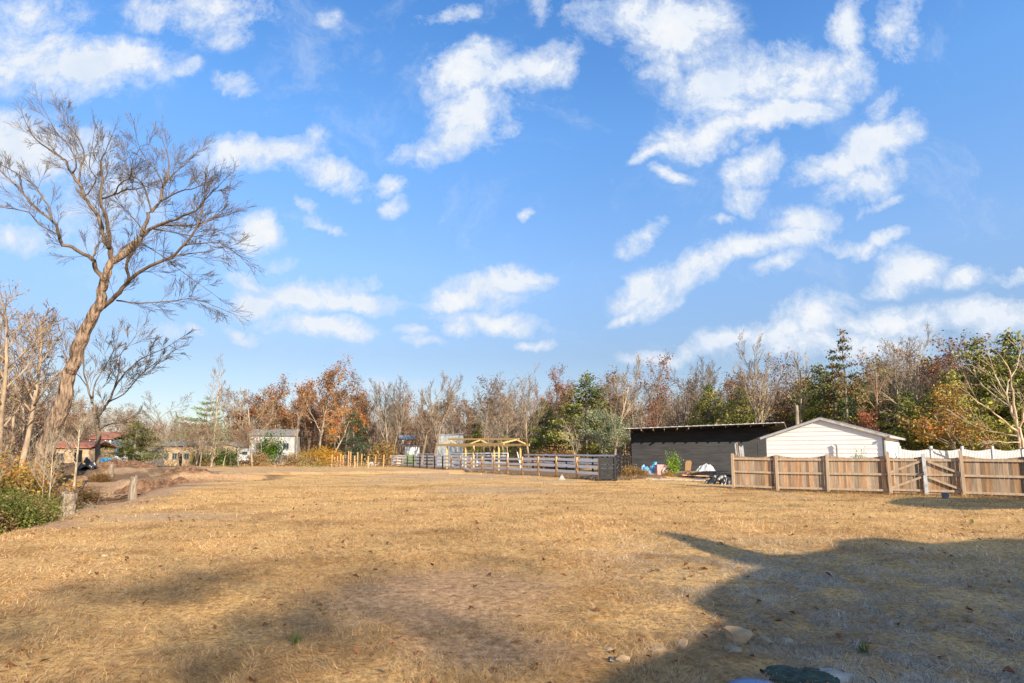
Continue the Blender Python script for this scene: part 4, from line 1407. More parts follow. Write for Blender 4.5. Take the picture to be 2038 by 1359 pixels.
# undergrowth at the foot of the woods, and the twig haze deep inside them
def build_undergrowth():
    rng = np.random.default_rng(31)
    n = 5200
    px = rng.uniform(-60, 2100, n)
    fd = np.array([front(p) for p in px])
    d = fd + rng.uniform(-5, 12, n)
    d = np.where(px < 120, rng.uniform(34, 75, n), d)
    low = (rng.random(n) < .30) & (px > 270) & (px < 780)
    d = np.where(low, rng.uniform(69, 77, n), d)
    x = (px - CX) / FPX * math.cos(PITCH) * d
    pxn = px / 60.0
    h = (.5 + 2.6 * vnoise(px, d * 6, 46, 3)) * rng.uniform(.3, 1.0, n)
    h = np.where((px > 1560), h * 1.5, h)
    h = np.where((px < 260), h * .7, h)
    h = np.where(low, rng.uniform(.2, 1.0, n) * (.3 + 1.2 * vnoise(px, d, 22, 5)), h)
    z = gz(x, d) + h * rng.uniform(.1, 1, n)
    c0 = np.stack([x, d, z], -1)
    vs, c = leaf_quads(rng, c0, 15, .42, .085, .9)
    pal = {0: [(.20, .11, .06), (.32, .19, .10), (.40, .26, .14)], 1: [(.07, .10, .03), (.14, .17, .05), (.24, .25, .08)], 2: [(.36, .20, .06), (.46, .28, .09), (.30, .10, .05)],
           3: [(.10, .07, .05), (.18, .13, .09), (.26, .20, .14)]}
    pal = np.array([pal[k] for k in range(4)])
    cp = CX + c[:, 0] / c[:, 1] * FPX
    k1 = vnoise(cp, c[:, 1] * 5, 38, 7) + rng.normal(0, .1, len(c))
    kk = np.where(k1 < .30, 1, np.where(k1 < .62, 0, np.where(k1 < .78, 3, 2)))
    kk = np.where((cp > 1560) & (rng.random(len(c)) < .45), 1, kk)
    col = pal[kk, rng.integers(0, 3, len(c))] * rng.uniform(.7, 1.3, len(c))[:, None]
    at = np.repeat(np.concatenate([col, np.ones((len(c), 1))], 1), 4, axis=0)
    o = bpy.data.objects.new('undergrowth', np_mesh('undergrowth', vs, 4, at, M_CLUMP))
    COL.objects.link(o)
    tag(o, 'tangle of brown and green brush along the foot of the woods', 'undergrowth', kind='stuff')
    # deep wood: thin stems with leaves, a mass behind the nearer trees
    n = 15000
    px = rng.uniform(-80, 2120, n)
    fd = np.array([front(p) for p in px])
    d = fd + rng.uniform(8, 34, n)
    x = (px - CX) / FPX * math.cos(PITCH) * d
    tops = np.array([(HZ - canopy(p) - 42) for p in px]) / FPX * d + CAMH
    tops = np.maximum(tops * rng.uniform(.35, 1.0, n), 1.5)
    tops = np.where(px < 300, tops * .75, tops)
    b = np.stack([x, d, gz(x, d) - .2], -1)
    w = rng.uniform(.02, .06, n)[:, None] * np.array([[1, .2, 0]])
    tp = b + np.stack([rng.normal(0, .8, n), rng.normal(0, .5, n), tops], -1)
    mid = (b + tp) / 2 + rng.normal(0, .25, (n, 3))
    q1 = np.stack([b - w, b + w, mid + w * .7, mid - w * .7], 1)
    q2 = np.stack([mid - w * .7, mid + w * .7, tp + w * .3, tp - w * .3], 1)
    v1 = np.concatenate([q1, q2]).reshape(-1, 3)
    c1 = np.array([.24, .18, .14]) * rng.uniform(.6, 1.7, (2 * n, 1))
    t = rng.uniform(.25, 1.0, (n, 5, 1))
    lc = (b[:, None, :] * (1 - t) + tp[:, None, :] * t).reshape(-1, 3)
    v2, c2 = leaf_quads(rng, lc, 2, .5, .11)
    p2 = np.array([(.28, .15, .08), (.36, .21, .11), (.22, .14, .09), (.30, .10, .05), (.12, .13, .05), (.34, .26, .18)])
    cl = p2[rng.integers(0, 6, len(c2))] * rng.uniform(.7, 1.2, (len(c2), 1))
    at = np.concatenate([np.repeat(np.concatenate([c1, np.ones((2 * n, 1))], 1), 4, axis=0), np.repeat(np.concatenate([cl, np.ones((len(cl), 1))], 1), 4, axis=0)])
    o = bpy.data.objects.new('deep_woods', np_mesh('deep_woods', np.concatenate([v1, v2]), 4, at, M_CLUMP))
    COL.objects.link(o)
    tag(o, 'far mass of thin brown stems and dead leaves deep in the woods', 'woods', kind='stuff')


build_undergrowth()

# shrubs at the lower left
for i, (px, py, d, hh, wd, key, lab) in enumerate((
        (10, 0, 13.4, 1.2, 1.1, 'bush_1', 'green and yellow shrub nearest the camera at the left edge'),
        (60, 0, 14.8, 1.0, 1.0, 'bush_2', 'green shrub second from the left edge beside the lawn'),
        (96, 0, 16.0, .75, .9, 'bush_3', 'small green shrub left of the grey stump'),
        (-12, 0, 17.5, 1.8, 1.2, 'bush_3', 'taller green shrub behind the nearest one at the left edge'),
        (45, 0, 19.0, 1.3, 1.1, 'bush_1', 'green brown shrub before the leaning tree'),
        (100, 0, 20.5, .95, 1.1, 'brownbush_1', 'brown shrub at the foot of the leaning tree'),
        (8, 0, 23.0, 1.7, 1.0, 'brownbush_2', 'tall brown shrub left of the leaning tree'),
        (-20, 0, 24.5, 3.2, 1.1, 'yellowbush_1', 'tall orange shrub at the left edge'),
        (14, 0, 27.0, 2.6, .8, 'yellowbush_2', 'orange and yellow shrub behind the tall brown one'))):
    tree('leafy_shrub', key, px, 0, d, lab, 'shrubs beside the lawn', wide=wd, cat='shrub', H=hh, col=(.85, .85, .85))
for i, (px, d, hh, wd, key, lab, c) in enumerate((
        (158, 23, .75, 1.2, 'brownbush_1', 'low dry brush in the ravine just beyond the grey stump', (.5, .45, .45)),
        (135, 26, .95, 1.3, 'brownbush_2', 'dark dry brush in the ravine right of the leaning trunk', (.45, .4, .4)),
        (180, 29, .7, 1.4, 'brownbush_2', 'flat dark brush on the ravine slope below the small post', (.5, .42, .4)),
        (205, 34, .6, 1.4, 'brownbush_1', 'sparse brush beside the small weathered post', (.7, .6, .5)),
        (450, 76, 2.6, 1.0, 'greenbush_1', 'dark green shrub before the tan building', (.45, .5, .6)),
        (400, 74, 2.2, 1.0, 'bush_2', 'green shrub left of the tall lone tree', (1, 1, 1)),
        (535, 84, 4.6, .6, 'greenbush_2', 'green bush growing against the grey house', (.5, .55, .4)),
        (650, 80, 3.0, 1.0, 'yellowbush_1', 'bright orange shrub behind the wooden stakes', (1.15, 1.05, .6)),
        (612, 82, 2.2, 1.0, 'yellowbush_2', 'yellow shrub right of the grey house', (1, 1.05, .6)),
        (820, 80, 1.9, .7, 'greenbush_1', 'lime green bush before the white wall below the tree house', (1.6, 1.6, 1.3)),
        (760, 82, 3.4, .9, 'brownbush_1', 'brown green bush left of the blue tarp', (1, 1, .8)),
        (580, 78, 1.7, 1.2, 'brownbush_2', 'dry brown brush along the wire fence', (1, 1, 1)),
        (520, 77, 1.9, 1.2, 'brownbush_1', 'dry brown brush left end of the wire fence', (1, 1, 1)),
        (1110, 62, 2.2, 1.3, 'brownbush_2', 'reddish dry brush behind the back fence', (1.15, .95, .9)),
        (1080, 60, 1.9, 1.2, 'brownbush_1', 'tan dry brush behind the back fence', (1.2, 1.05, 1)),
        (1135, 58, 1.7, 1.2, 'bush_1', 'green brush behind the back fence', (.8, .8, .8)))):
    tree('dry_shrub' if 'brown' in key else 'leafy_shrub', key, px, 0, d, lab, 'shrubs before the woods', wide=wd, cat='shrub', H=hh, col=c)

# the tree behind the camera whose high tufts throw the soft patches of shade on the lawn
rtg = lift(430, 1230, 12)
rt = empty('shade_tree', (rtg[0], rtg[1], 0), 0, 'tall tree behind the camera whose high tufts shade patches of the lawn', 'tree')
srng, snr = random.Random(4), np.random.default_rng(4)
sb = MB()
cen = []
sb.tube([(0, 0, -.3), (-.4, .2, 4), (-.3, .5, 7.5)], [.45, .36, .2], 10)
for (px, py, z, rad, k) in ((330, 1165, 15, .55, 34), (420, 1140, 15.5, .5, 20), (240, 1185, 15, .5, 20), (120, 1190, 14.5, .45, 16), (480, 1270, 14.5, .45, 34), (560, 1240, 15, .4, 26), (640, 1215, 14.5, .4, 24), (420, 1320, 14, .4, 26),
                            (760, 1190, 15, .4, 22), (740, 1145, 15.5, .3, 12), (820, 1215, 14.6, .35, 12), (985, 1300, 14.5, .36, 26), (960, 1265, 14.5, .3, 12), (990, 1120, 15, .45, 14), (40, 1240, 14, .5, 16), (300, 1110, 15, .4, 8)):
    g = lift(px, py, z)
    c = Vector((g[0] - rtg[0], g[1] - rtg[1], z))
    sb.tube([(-.3, .5, 7.2), tuple(Vector((-.3, .5, 7.2)).lerp(c, .55) + Vector((0, 0, -.5))), tuple(c)], [.05, .02, .01], 4)
    for q in range(int(k * .5)):
        cen.append((c.x + srng.gauss(0, rad * .6), c.y + srng.gauss(0, rad * .6), c.z + srng.gauss(0, rad * .3)))
vs, c = leaf_quads(snr, cen, 7, .16, .075)
sb.build('trunk', M_BARK, rt, True)
ob = bpy.data.objects.new('crown', np_mesh('crown', vs, 4, tone(snr, c, BROWN), M_LEAF))
COL.objects.link(ob)
ob.parent = rt

# ------------------------------------------------------------------ weathered board fence and gate on the right
FA, FD = Vector((10.4, 27.5, 0)), Vector((.857, -.514, 0)).normalized()
FN = Vector((FD.y, -FD.x, 0))            # towards the camera
if FN.y > 0:
    FN = -FN


def on_line(px, A=FA, Dv=FD):
    r = PX(px, 1.0)
    t = (r * A.y - A.x) / (Dv.x - r * Dv.y)
    return t


def picket_panel(t0, t1, h, sag, w=.14, gap=.006, off=.0, z0=.06, seed=0, vary=True):
    """boards side by side with a dipping top edge; positions along the fence line, colours per board"""
    rng = random.Random(seed)
    vs, cs = [], []
    n = max(1, int(round((t1 - t0) / w)))
    w = (t1 - t0) / n
    for k in range(n):
        a, b = t0 + k * w + gap / 2, t0 + (k + 1) * w - gap / 2
        zt = []
        for t in (a, b):
            f = (t - t0) / (t1 - t0)
            zt.append(h - sag * math.sin(math.pi * f) + rng.uniform(-.004, .004))
        dpt = .018
        o0 = off + rng.uniform(-.004, .004)
        base = gzf(*(FA + FD * a).xy)
        c = rng.choice([(1, .9, .8), (.88, .92, .98), (1.1, .85, .66), (.78, .79, .80), (1.05, 1.0, .95), (.70, .62, .55), (1.25, 1.02, .82), (.95, .98, 1.0)])
        f_ = rng.uniform(.78, 1.2)
        P = []
        for oo in (o0, o0 - dpt):
            for t, z in ((a, base + z0), (b, base + z0), (b, base + zt[1]), (a, base + zt[0])):
                p = FA + FD * t + FN * oo
                P.append((p.x, p.y, z))
        q = [(0, 1, 2, 3), (7, 6, 5, 4), (3, 2, 6, 7), (1, 5, 6, 2), (0, 3, 7, 4)]
        for f4 in q:
            vs += [P[i] for i in f4]
            cs += [(c[0] * f_, c[1] * f_, c[2] * f_, 1)] * 4
    return np.array(vs), np.array(cs)


def add_np(name, vs, cs, m, parent, nv=4):
    vs = np.array(vs) - np.array(parent.location)[None, :]
    o = bpy.data.objects.new(name, np_mesh(name, vs, nv, cs, m))
    COL.objects.link(o)
    o.parent = parent
    return o


fence = empty('board_fence', GP(FA.x, FA.y), 0, 'weathered brown board fence with dipping top edge, left and right of the gate', 'fence')
FO = fence.location.copy()


def fpt(t, o, z):
    p = FA + FD * t + FN * o
    return Vector((p.x, p.y, gzf(p.x, p.y) + z)) - FO


tp = [on_line(px) for px in (1458, 1545, 1645, 1768)]
tg = on_line(1912)
tr_ = [tg, on_line(2052), on_line(2200)]
PH = 1.62
for i, (a, b) in enumerate([(tp[0], tp[1]), (tp[1], tp[2]), (tp[2], tp[3]), (tr_[0], tr_[1]), (tr_[1], tr_[2])]):
    vs, cs = picket_panel(a, b, PH, .13, seed=i + 1)
    add_np('panel', vs, cs, M_CEDARWOOD, fence)
    for z in (.16, .82, 1.42):
        MB().beam(fpt(a, .045, z), fpt(b, .045, z), .04, .09).build('rail', M_POSTWOOD, fence)
for i, t in enumerate(tp + tr_):
    hgt = (1.66, 1.64, 1.66, 1.78, 1.80, 1.7, 1.7)[i]
    p = fpt(t, .11, 0)
    M = Matrix.Rotation(math.atan2(FD.y, FD.x), 3, 'Z')
    lean_ = (.004, -.01, .012, -.05, -.03, 0, 0)[i]
    MB().beam(p + Vector((0, 0, -.2)), p + Vector((lean_, 0, hgt)), .115, .115, up=(FN.x, FN.y, 0)).build('post', M_POSTWOOD, fence, bevel=.006)

gate = empty('double_gate', GP(*(FA + FD * tp[3]).xy), 0, 'brown board double gate with diagonal braces and a white middle post', 'gate')
GO = gate.location.copy()


def gpt(t, o, z):
    return fpt(t, o, z) + FO - GO


tm_ = on_line(1838)
for i, (a, b) in enumerate(((tp[3] - .12, tm_ - .07), (tm_ + .05, tg + .06))):
    vs, cs = picket_panel(a, b, 1.56, .07, seed=20 + i)
    leaf = add_np('gate_leaf', vs, cs, M_CEDARWOOD, gate)
    for z in (.2, .84, 1.42):
        q = MB().beam(gpt(a, .03, z), gpt(b, .03, z), .035, .09).build('rail', M_POSTWOOD, leaf)
    for z0 in (.24, .88):
        if i == 0:
            p0, p1 = gpt(a + .08, .068, z0), gpt(b - .06, .068, z0 + .5)
        else:
            p0, p1 = gpt(a + .06, .068, z0 + .5), gpt(b - .08, .068, z0)
        MB().beam(p0, p1, .035, .085).build('brace', M_POSTWOOD, leaf)
pw = gpt(tm_, .06, 0)
MB().beam(pw + Vector((0, 0, .02)), pw + Vector((-.03, 0, 1.68)), .12, .12, up=(FN.x, FN.y, 0)).build('middle_post', M_WHITETARP, gate, bevel=.006)
MB().box(gpt(tm_ - .02, .14, .9), (.10, .04, .12)).build('latch', M_GREYTRIM, gate)

# dull blue bucket in front of the gate
bp = G(1882, 992)
b_ = empty('small_bucket', GP(bp.x, bp.y), 0, 'small grey blue bucket on the shaded grass before the gate', 'bucket')
MB().tube([(0, 0, 0), (0, 0, .2)], [.10, .125], 16).build('body', M_SLATE, b_)
rim = MB()
for k in range(16):
    a0, a1 = k * math.pi / 8, (k + 1) * math.pi / 8
    rim.beam((math.cos(a0) * .13, math.sin(a0) * .13, .21), (math.cos(a1) * .13, math.sin(a1) * .13, .21), .02, .02)
rim.build('rim', M_METAL, b_)

# white picket fence behind
WA, WD = Vector((22.2, 33.3, 0)), Vector((.985, .17, 0)).normalized()
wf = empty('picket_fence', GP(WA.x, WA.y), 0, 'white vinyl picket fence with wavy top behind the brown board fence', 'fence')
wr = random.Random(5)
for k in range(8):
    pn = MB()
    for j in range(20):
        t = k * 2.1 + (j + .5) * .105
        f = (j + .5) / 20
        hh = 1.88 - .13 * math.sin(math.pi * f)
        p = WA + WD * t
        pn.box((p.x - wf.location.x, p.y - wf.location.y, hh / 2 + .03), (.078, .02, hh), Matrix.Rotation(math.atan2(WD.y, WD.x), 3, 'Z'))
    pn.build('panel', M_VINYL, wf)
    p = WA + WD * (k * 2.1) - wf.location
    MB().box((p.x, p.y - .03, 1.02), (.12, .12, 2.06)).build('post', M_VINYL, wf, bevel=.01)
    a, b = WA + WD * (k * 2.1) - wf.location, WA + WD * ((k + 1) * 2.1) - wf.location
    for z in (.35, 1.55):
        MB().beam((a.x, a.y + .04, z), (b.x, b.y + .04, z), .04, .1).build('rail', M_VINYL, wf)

# ------------------------------------------------------------------ white shed
SA = Vector((14.46, 33.0, 0))
SD, SB = Vector((.785, -.62, 0)), Vector((.62, .785, 0))
SW, SL, SE, SP = 5.66, 8.0, 2.55, 3.50
sh = empty('white_shed', (SA.x, SA.y, 0), 0, 'white gabled shed with horizontal siding behind the brown board fence', 'shed')


def sp_(u, v, z):
    p = SD * u + SB * v
    return Vector((p.x, p.y, z))


wl = MB()
wl.solid([sp_(0, 0, -.2), sp_(SW, 0, -.2), sp_(SW, 0, SE), sp_(SW / 2, 0, SP), sp_(0, 0, SE)], sp_(0, SL, 0))
wl.build('wall', M_WHITESIDE, sh)


def half(z):
    return SW / 2 if z <= SE else SW / 2 * (SP - z) / (SP - SE)


sd = MB()
z = 0.0
while z < SP - .06:
    z1 = min(z + .235, SP - .03)
    a0, a1 = half(z), half(z1)
    i = len(sd.v)
    o0, o1 = -.024, -.006
    for (u, v, zz) in ((SW / 2 - a0 + .02, o0, z), (SW / 2 + a0 - .02, o0, z), (SW / 2 + a1 - .02, o1, z1), (SW / 2 - a1 + .02, o1, z1),
                       (SW / 2 - a0 + .02, o1, z), (SW / 2 + a0 - .02, o1, z)):
        sd.v.append(tuple(sp_(u, v, zz)))
    sd.f += [(i, i + 1, i + 2, i + 3), (i + 4, i + 5, i + 1, i)]
    # same courses along the right side
    if z1 <= SE:
        i = len(sd.v)
        for (u, v, zz) in ((SW + .034, .02, z), (SW + .034, SL, z), (SW + .006, SL, z1), (SW + .006, .02, z1), (SW + .006, .02, z), (SW + .006, SL, z)):
            sd.v.append(tuple(sp_(u, v, zz)))
        sd.f += [(i, i + 1, i + 2, i + 3), (i + 4, i + 5, i + 1, i)]
    z += .235
sd.build('siding', M_WHITESIDE, sh)
rf = MB()
ov = .28
for sgn in (-1, 1):
    e = SW / 2 + sgn * (SW / 2 + ov)
    sl = (SP - SE) / (SW / 2)
    ze = SE - ov * sl + .05
    pts = [sp_(SW / 2, -.12, SP + .05), sp_(e, -.12, ze), sp_(e, SL + .3, ze), sp_(SW / 2, SL + .3, SP + .05)]
    rf.solid(pts, (0, 0, .05))
rf.build('roof', M_SHINGLE, sh)
for sgn in (-1, 1):
    e = SW / 2 + sgn * (SW / 2 + ov)
    a, b = sp_(SW / 2, -.137, SP - .0), sp_(e, -.137, ze - .03)
    MB().beam(a, b, .03, .11).build('fascia', M_VINYL if sgn < 0 else M_ROOFTRIM, sh)
e = SW + ov
MB().beam(sp_(e + .02, -.3, ze - .02), sp_(e + .02, SL + .3, ze - .02), .05, .12).build('gutter', M_VINYL, sh)
MB().beam(sp_(SW + .02, -.05, 0), sp_(SW + .02, -.05, SE - .12), .09, .13).build('corner_trim', M_GREYTRIM, sh)
u = 3.55
MB().tube([tuple(sp_(u, -.12, 0)), tuple(sp_(u, -.12, 2.05)), tuple(sp_(u - .08, -.12, 2.12))], [.04, .04, .05], 8).build('pipe', M_GREYTRIM, sh)
tree('sprig', 'greenbush_1', 1707, 0, 28.5, 'sprig of green leaves poking above the fence before the white shed', wide=.28, cat='plant', H=1.85, col=(.8, .7, .5))

# ------------------------------------------------------------------ black barn
BA = D(1256, 900, 46.5)
BA.z = 0
BB = D(1530, 900, 45.4)
BB.z = 0
bv = (BB - BA)
BW = bv.length
bdir = bv.normalized()
bnorm = Vector((bdir.y, -bdir.x, 0))
bk = Vector((.52, .854, 0))
barn = empty('black_barn', (BA.x, BA.y, 0), 0, 'long black board barn with a low sloping roof', 'barn')


def bp_(u, o, z):
    p = bdir * u + bnorm * o
    return Vector((p.x, p.y, z))


ZL, ZR = 3.52, 3.95
wl = MB()
z = -.1
rr_ = random.Random(9)
while z < ZR + .1:
    z1 = z + .19
    o_ = rr_.uniform(0, .012)
    u1 = BW
    if z > ZL - .05:
        u0 = min(max((z - ZL + .05) / (ZR - ZL), 0) * BW, BW - .3)
    else:
        u0 = 0
    wl.solid([bp_(u0, o_, z), bp_(u1, o_, z), bp_(u1, o_, min(z1, ZR) - .008), bp_(u0, o_, min(z1, ZR) - .008)], -bnorm * .05)
    z = z1
wl.build('front_wall', M_BLACKSIDE, barn)
MB().solid([bp_(0, -.06, -.1), bp_(BW, -.06, -.1), bp_(BW, -.06, ZR - .1), bp_(0, -.06, ZL - .1)], bk * 6).build('walls', M_BLACKPAINT, barn)
sw = MB()
for k in range(20):
    p0 = bp_(BW, 0, 0) + bk * (k * .3 + .01)
    p1 = bp_(BW, 0, 0) + bk * (k * .3 + .285)
    zt = ZR - .25 * (k * .3) / 6
    sw.solid([Vector((p0.x, p0.y, -.1)), Vector((p1.x, p1.y, -.1)), Vector((p1.x, p1.y, zt)), Vector((p0.x, p0.y, zt))], Vector((.03, -.02, 0)))
sw.build('side_wall', M_BLACKSIDE, barn)
for (u, w_) in ((.06, .12),):
    MB().beam(bp_(u, .03, -.1), bp_(u, .03, ZL - .05), .05, .12, up=(0, 1, 0)).build('corner_board', M_BLACKPAINT, barn)
ro = MB()
eL, eR = D(1243, 853.5, 44.6) - barn.location, D(1562, 841.0, 42.8) - barn.location
bkL, bkR = bp_(-.4, 0, 0) + bk * 6.4, bp_(BW + .9, 0, 0) + bk * 6.4
nb_ = 44
for k in range(nb_):       # corrugated sheet: narrow ribs running down the slope
    f0, f1 = k / nb_, (k + .82) / nb_
    a, b = eL.lerp(eR, f0), eL.lerp(eR, f1)
    c, d_ = bkL.lerp(bkR, f1), bkL.lerp(bkR, f0)
    c = Vector((c.x, c.y, b.z - .55))
    d_ = Vector((d_.x, d_.y, a.z - .55))
    ro.solid([a, b, c, d_], Vector((0, 0, .05 if k % 2 else .035)))
ro.build('roof', M_ROOFTRIM, barn)
und = [eL + Vector((.05, .06, -.02)), eR + Vector((-.05, .06, -.02))]
c = Vector((bkR.x, bkR.y, eR.z - .57))
d_ = Vector((bkL.x, bkL.y, eL.z - .57))
MB().solid([und[0], und[1], c, d_], Vector((0, 0, -.03))).build('roof_deck', M_BLACKPAINT, barn)
for k in range(13):
    f = (k + .35) / 13
    a = eL.lerp(eR, f)
    u = f * BW
    q = bp_(u, -.3, 0)
    long_ = -.16 if k in (0, 1, 2, 4) else .1
    a2 = Vector((a.x, a.y + long_, a.z - .13))
    MB().beam(a2, (q.x, q.y, a.z - .20), .05, .13).build('rafter', M_GREYWOOD if k < 6 else M_BLACKPAINT, barn)

# things leaning and lying by the barn
ld = empty('leaning_boards', GD(1472, 33, 0), 0, 'bundle of grey pipes and boards standing upright between fence and barn', 'boards')
lr = random.Random(3)
for k, (dx, zt, th, m) in enumerate(((-.14, 2.25, .035, M_PIPE), (-.04, 2.3, .03, M_GREYWOOD), (.10, 2.1, .04, M_PIPE), (.2, 2.05, .045, M_PIPE), (.28, 2.12, .03, M_PIPE), (.02, 1.7, .05, M_GREYTRIM))):
    MB().beam((dx + .05, 0, 0), (dx, .25, zt), th * 2, th).build('pipe' if m is M_PIPE else 'board', m, ld)
pl = empty('standpipe', GD(1509, 32.5, 0), 0, 'thin black standpipe left of the white shed corner', 'pipe')
MB().tube([(0, 0, 0), (0, 0, 2.15)], [.03, .03], 8).build('pole', M_BLACKPLASTIC, pl)
MB().tube([(0, 0, 2.15), (0, 0, 2.22)], [.045, .04], 8).build('cap', M_BLACKPLASTIC, pl)

ch = empty('patio_chair', GD(1364, 41.5, 0), R(200), 'tan wicker chair with metal frame by the barn wall', 'chair')
MB().solid([(-.24, .2, .45), (.24, .2, .45), (.27, .30, 1.0), (.18, .33, 1.12), (-.18, .33, 1.12), (-.27, .30, 1.0)], (0, .03, 0)).build('backrest', M_WICKER, ch)
MB().box((0, 0, .43), (.5, .46, .04)).build('seat', M_WICKER, ch, bevel=.01)
for sx in (-1, 1):
    for sy in (-1, 1):
        MB().tube([(sx * .24, sy * .21, .43), (sx * .27, sy * .25, 0)], [.016, .014], 6).build('leg', M_RUSTMETAL, ch)
    MB().tube([(sx * .26, .28, .85), (sx * .28, -.05, .68), (sx * .26, -.22, .64), (sx * .25, -.22, .43)], [.016] * 4, 6).build('armrest', M_RUSTMETAL, ch)

# sheets, heaps
def crumple(name, W_, Dp, H, seed, m, loc, label, cat, n=22, rz=0.0, edge=True):
    rng = np.random.default_rng(seed)
    mb = MB()
    for j in range(n + 1):
        for i in range(n + 1):
            x, y = i / n - .5, j / n - .5
            th = math.atan2(y, x)
            r = math.hypot(x, y) * 2 / (.62 + .75 * float(vnoise(np.array([math.cos(th) * 2 + seed]), np.array([math.sin(th) * 2]), .7, seed)[0]))
            wob = float(fbm(np.array([x * 3 + seed]), np.array([y * 3]), .5, seed, 4)[0])
            z = H * max(0, 1 - r ** 1.6) * (.45 + 1.1 * wob) + .04 * wob
            if r > 1.0:
                z = -.03
            mb.v.append((x * W_ * (1 + .25 * (wob - .5)), y * Dp * (1 + .3 * (wob - .5)), z))
    for j in range(n):
        for i in range(n):
            a = j * (n + 1) + i
            mb.f.append((a, a + 1, a + n + 2, a + n + 1))
    o = mb.build(name, m, None, False, loc)
    o.rotation_euler = (0, 0, rz)
    return tag(o, label, cat)


crumple('blue_bag', .9, .7, .75, 3, M_BLUETARP, GD(1282, 40.5), 'crumpled bright blue plastic bag against the barn, left one', 'bag')
crumple('blue_bag', .85, .6, .95, 8, M_BLUETARP, GD(1303, 41.3), 'taller crumpled blue plastic bag beside the pink cart', 'bag')
crumple('white_sheet', 1.7, .9, .7, 5, M_WHITETARP, GD(1403, 41.8, .1), 'crumpled white sheet on top of the board heap', 'tarpaulin')
crumple('black_sheet', 1.6, .9, .5, 9, M_BLACKPLASTIC, GD(1432, 31.5), 'crumpled black plastic lying left of the brown fence', 'tarpaulin')
crumple('black_sheet', .8, .6, .35, 12, M_BLACKPLASTIC, GD(1447, 31.0), 'small piece of black plastic at the foot of the fence post', 'tarpaulin')
cart = empty('toy_cart', GD(1322, 40.3, 0), R(8), 'pink plastic toy cart with one large pale wheel by the barn', 'cart')
MB().solid([(-.55, 0, .1), (.1, 0, .1), (.5, 0, .55), (.5, 0, .86), (-.55, 0, .86)], (0, .5, 0)).build('body', M_PINK, cart, bevel=.04)
wh = MB()
for k in range(20):
    a0, a1 = k * math.pi / 10, (k + 1) * math.pi / 10
    wh.beam((.15 + math.cos(a0) * .33, -.07, .36 + math.sin(a0) * .33), (.15 + math.cos(a1) * .33, -.07, .36 + math.sin(a1) * .33), .1, .09, up=(0, 1, 0))
wh.build('wheel', M_TIRE, cart)
hub = MB()
for k in range(3):
    a0 = k * math.pi / 3 + .3
    hub.beam((.15 + math.cos(a0) * .3, -.07, .36 + math.sin(a0) * .3), (.15 - math.cos(a0) * .3, -.07, .36 - math.sin(a0) * .3), .04, .05, up=(0, 1, 0))
hub.tube([(.15, -.12, .36), (.15, .02, .36)], [.08, .08], 10)
hub.build('spokes', M_TIRE, cart)
tree('sapling', 'greenbush_2', 1340, 0, 40.2, 'bright green sapling with upright leaves before the barn', wide=.42, cat='plant', H=1.7, col=(1.5, 1.3, 1.0))
tree('weeds', 'brownbush_1', 1248, 0, 38.2, 'dry brown weeds in front of the barn corner', wide=1.3, cat='weeds', H=.75, col=(1.2, 1.1, .9))
tree('weeds', 'brownbush_2', 1282, 0, 37.4, 'low dry weeds in front of the blue bags', wide=1.5, cat='weeds', H=.5, col=(1.35, 1.1, .8))
tree('weeds', 'brownbush_2', 1325, 0, 37.8, 'low dry weeds in front of the toy cart', wide=1.4, cat='weeds', H=.42, col=(1.3, 1.15, .9))

WORDS = ['longest', 'upper', 'short', 'tilted', 'front', 'dark', 'pale', 'hindmost', 'thin', 'lowest']
BRD = [(1345, 34.5, 3.4, 3, 0, M_CONCRETE, 'long pale board lying in front of the board heap'),
       (1395, 39.3, 3.6, -4, .35, M_GREYWOOD, 'grey board across the top of the heap under the white sheet'),
       (1420, 38.7, 3.2, 6, .28, M_NEWWOOD, 'yellowish board on the heap right of the white sheet'),
       (1355, 39.6, 2.4, 2, .1, M_GREYWOOD, 'grey board behind the long pale board, left end of the heap'),
       (1400, 36.5, 3.0, 9, .12, M_STAKE, 'brown board in the middle of the heap'),
       (1432, 37.5, 2.6, -8, .2, M_GREYWOOD, 'grey board at the right end of the heap near the fence'),
       (1385, 38.0, 1.8, 24, .2, M_RUSTMETAL, 'short rusty plank slanting through the heap'),
       (1410, 35.6, 1.6, -3, .03, M_PIPE, 'bluish grey panel lying low in the heap'),
       (1440, 35.2, 2.4, 14, .06, M_STAKE, 'brown plank pointing at the first fence post')]
for (px, d, ln_, rz, dz, m, lab) in BRD:
    p = GD(px, d, .06 + dz)
    o = MB().box((0, 0, 0), (ln_, .22, .045)).build('board', m, None, loc=p, bevel=.004)
    o.rotation_euler = (R(3), R(rz * .25), R(rz))
    tag(o, lab, 'board', 'boards heaped by the barn')
hp = crumple('rubble_heap', 5.6, 2.4, .38, 21, M_CLOD, GD(1402, 38.4, -.03), 'low heap of soil and scraps under the boards by the barn', 'heap', n=30)


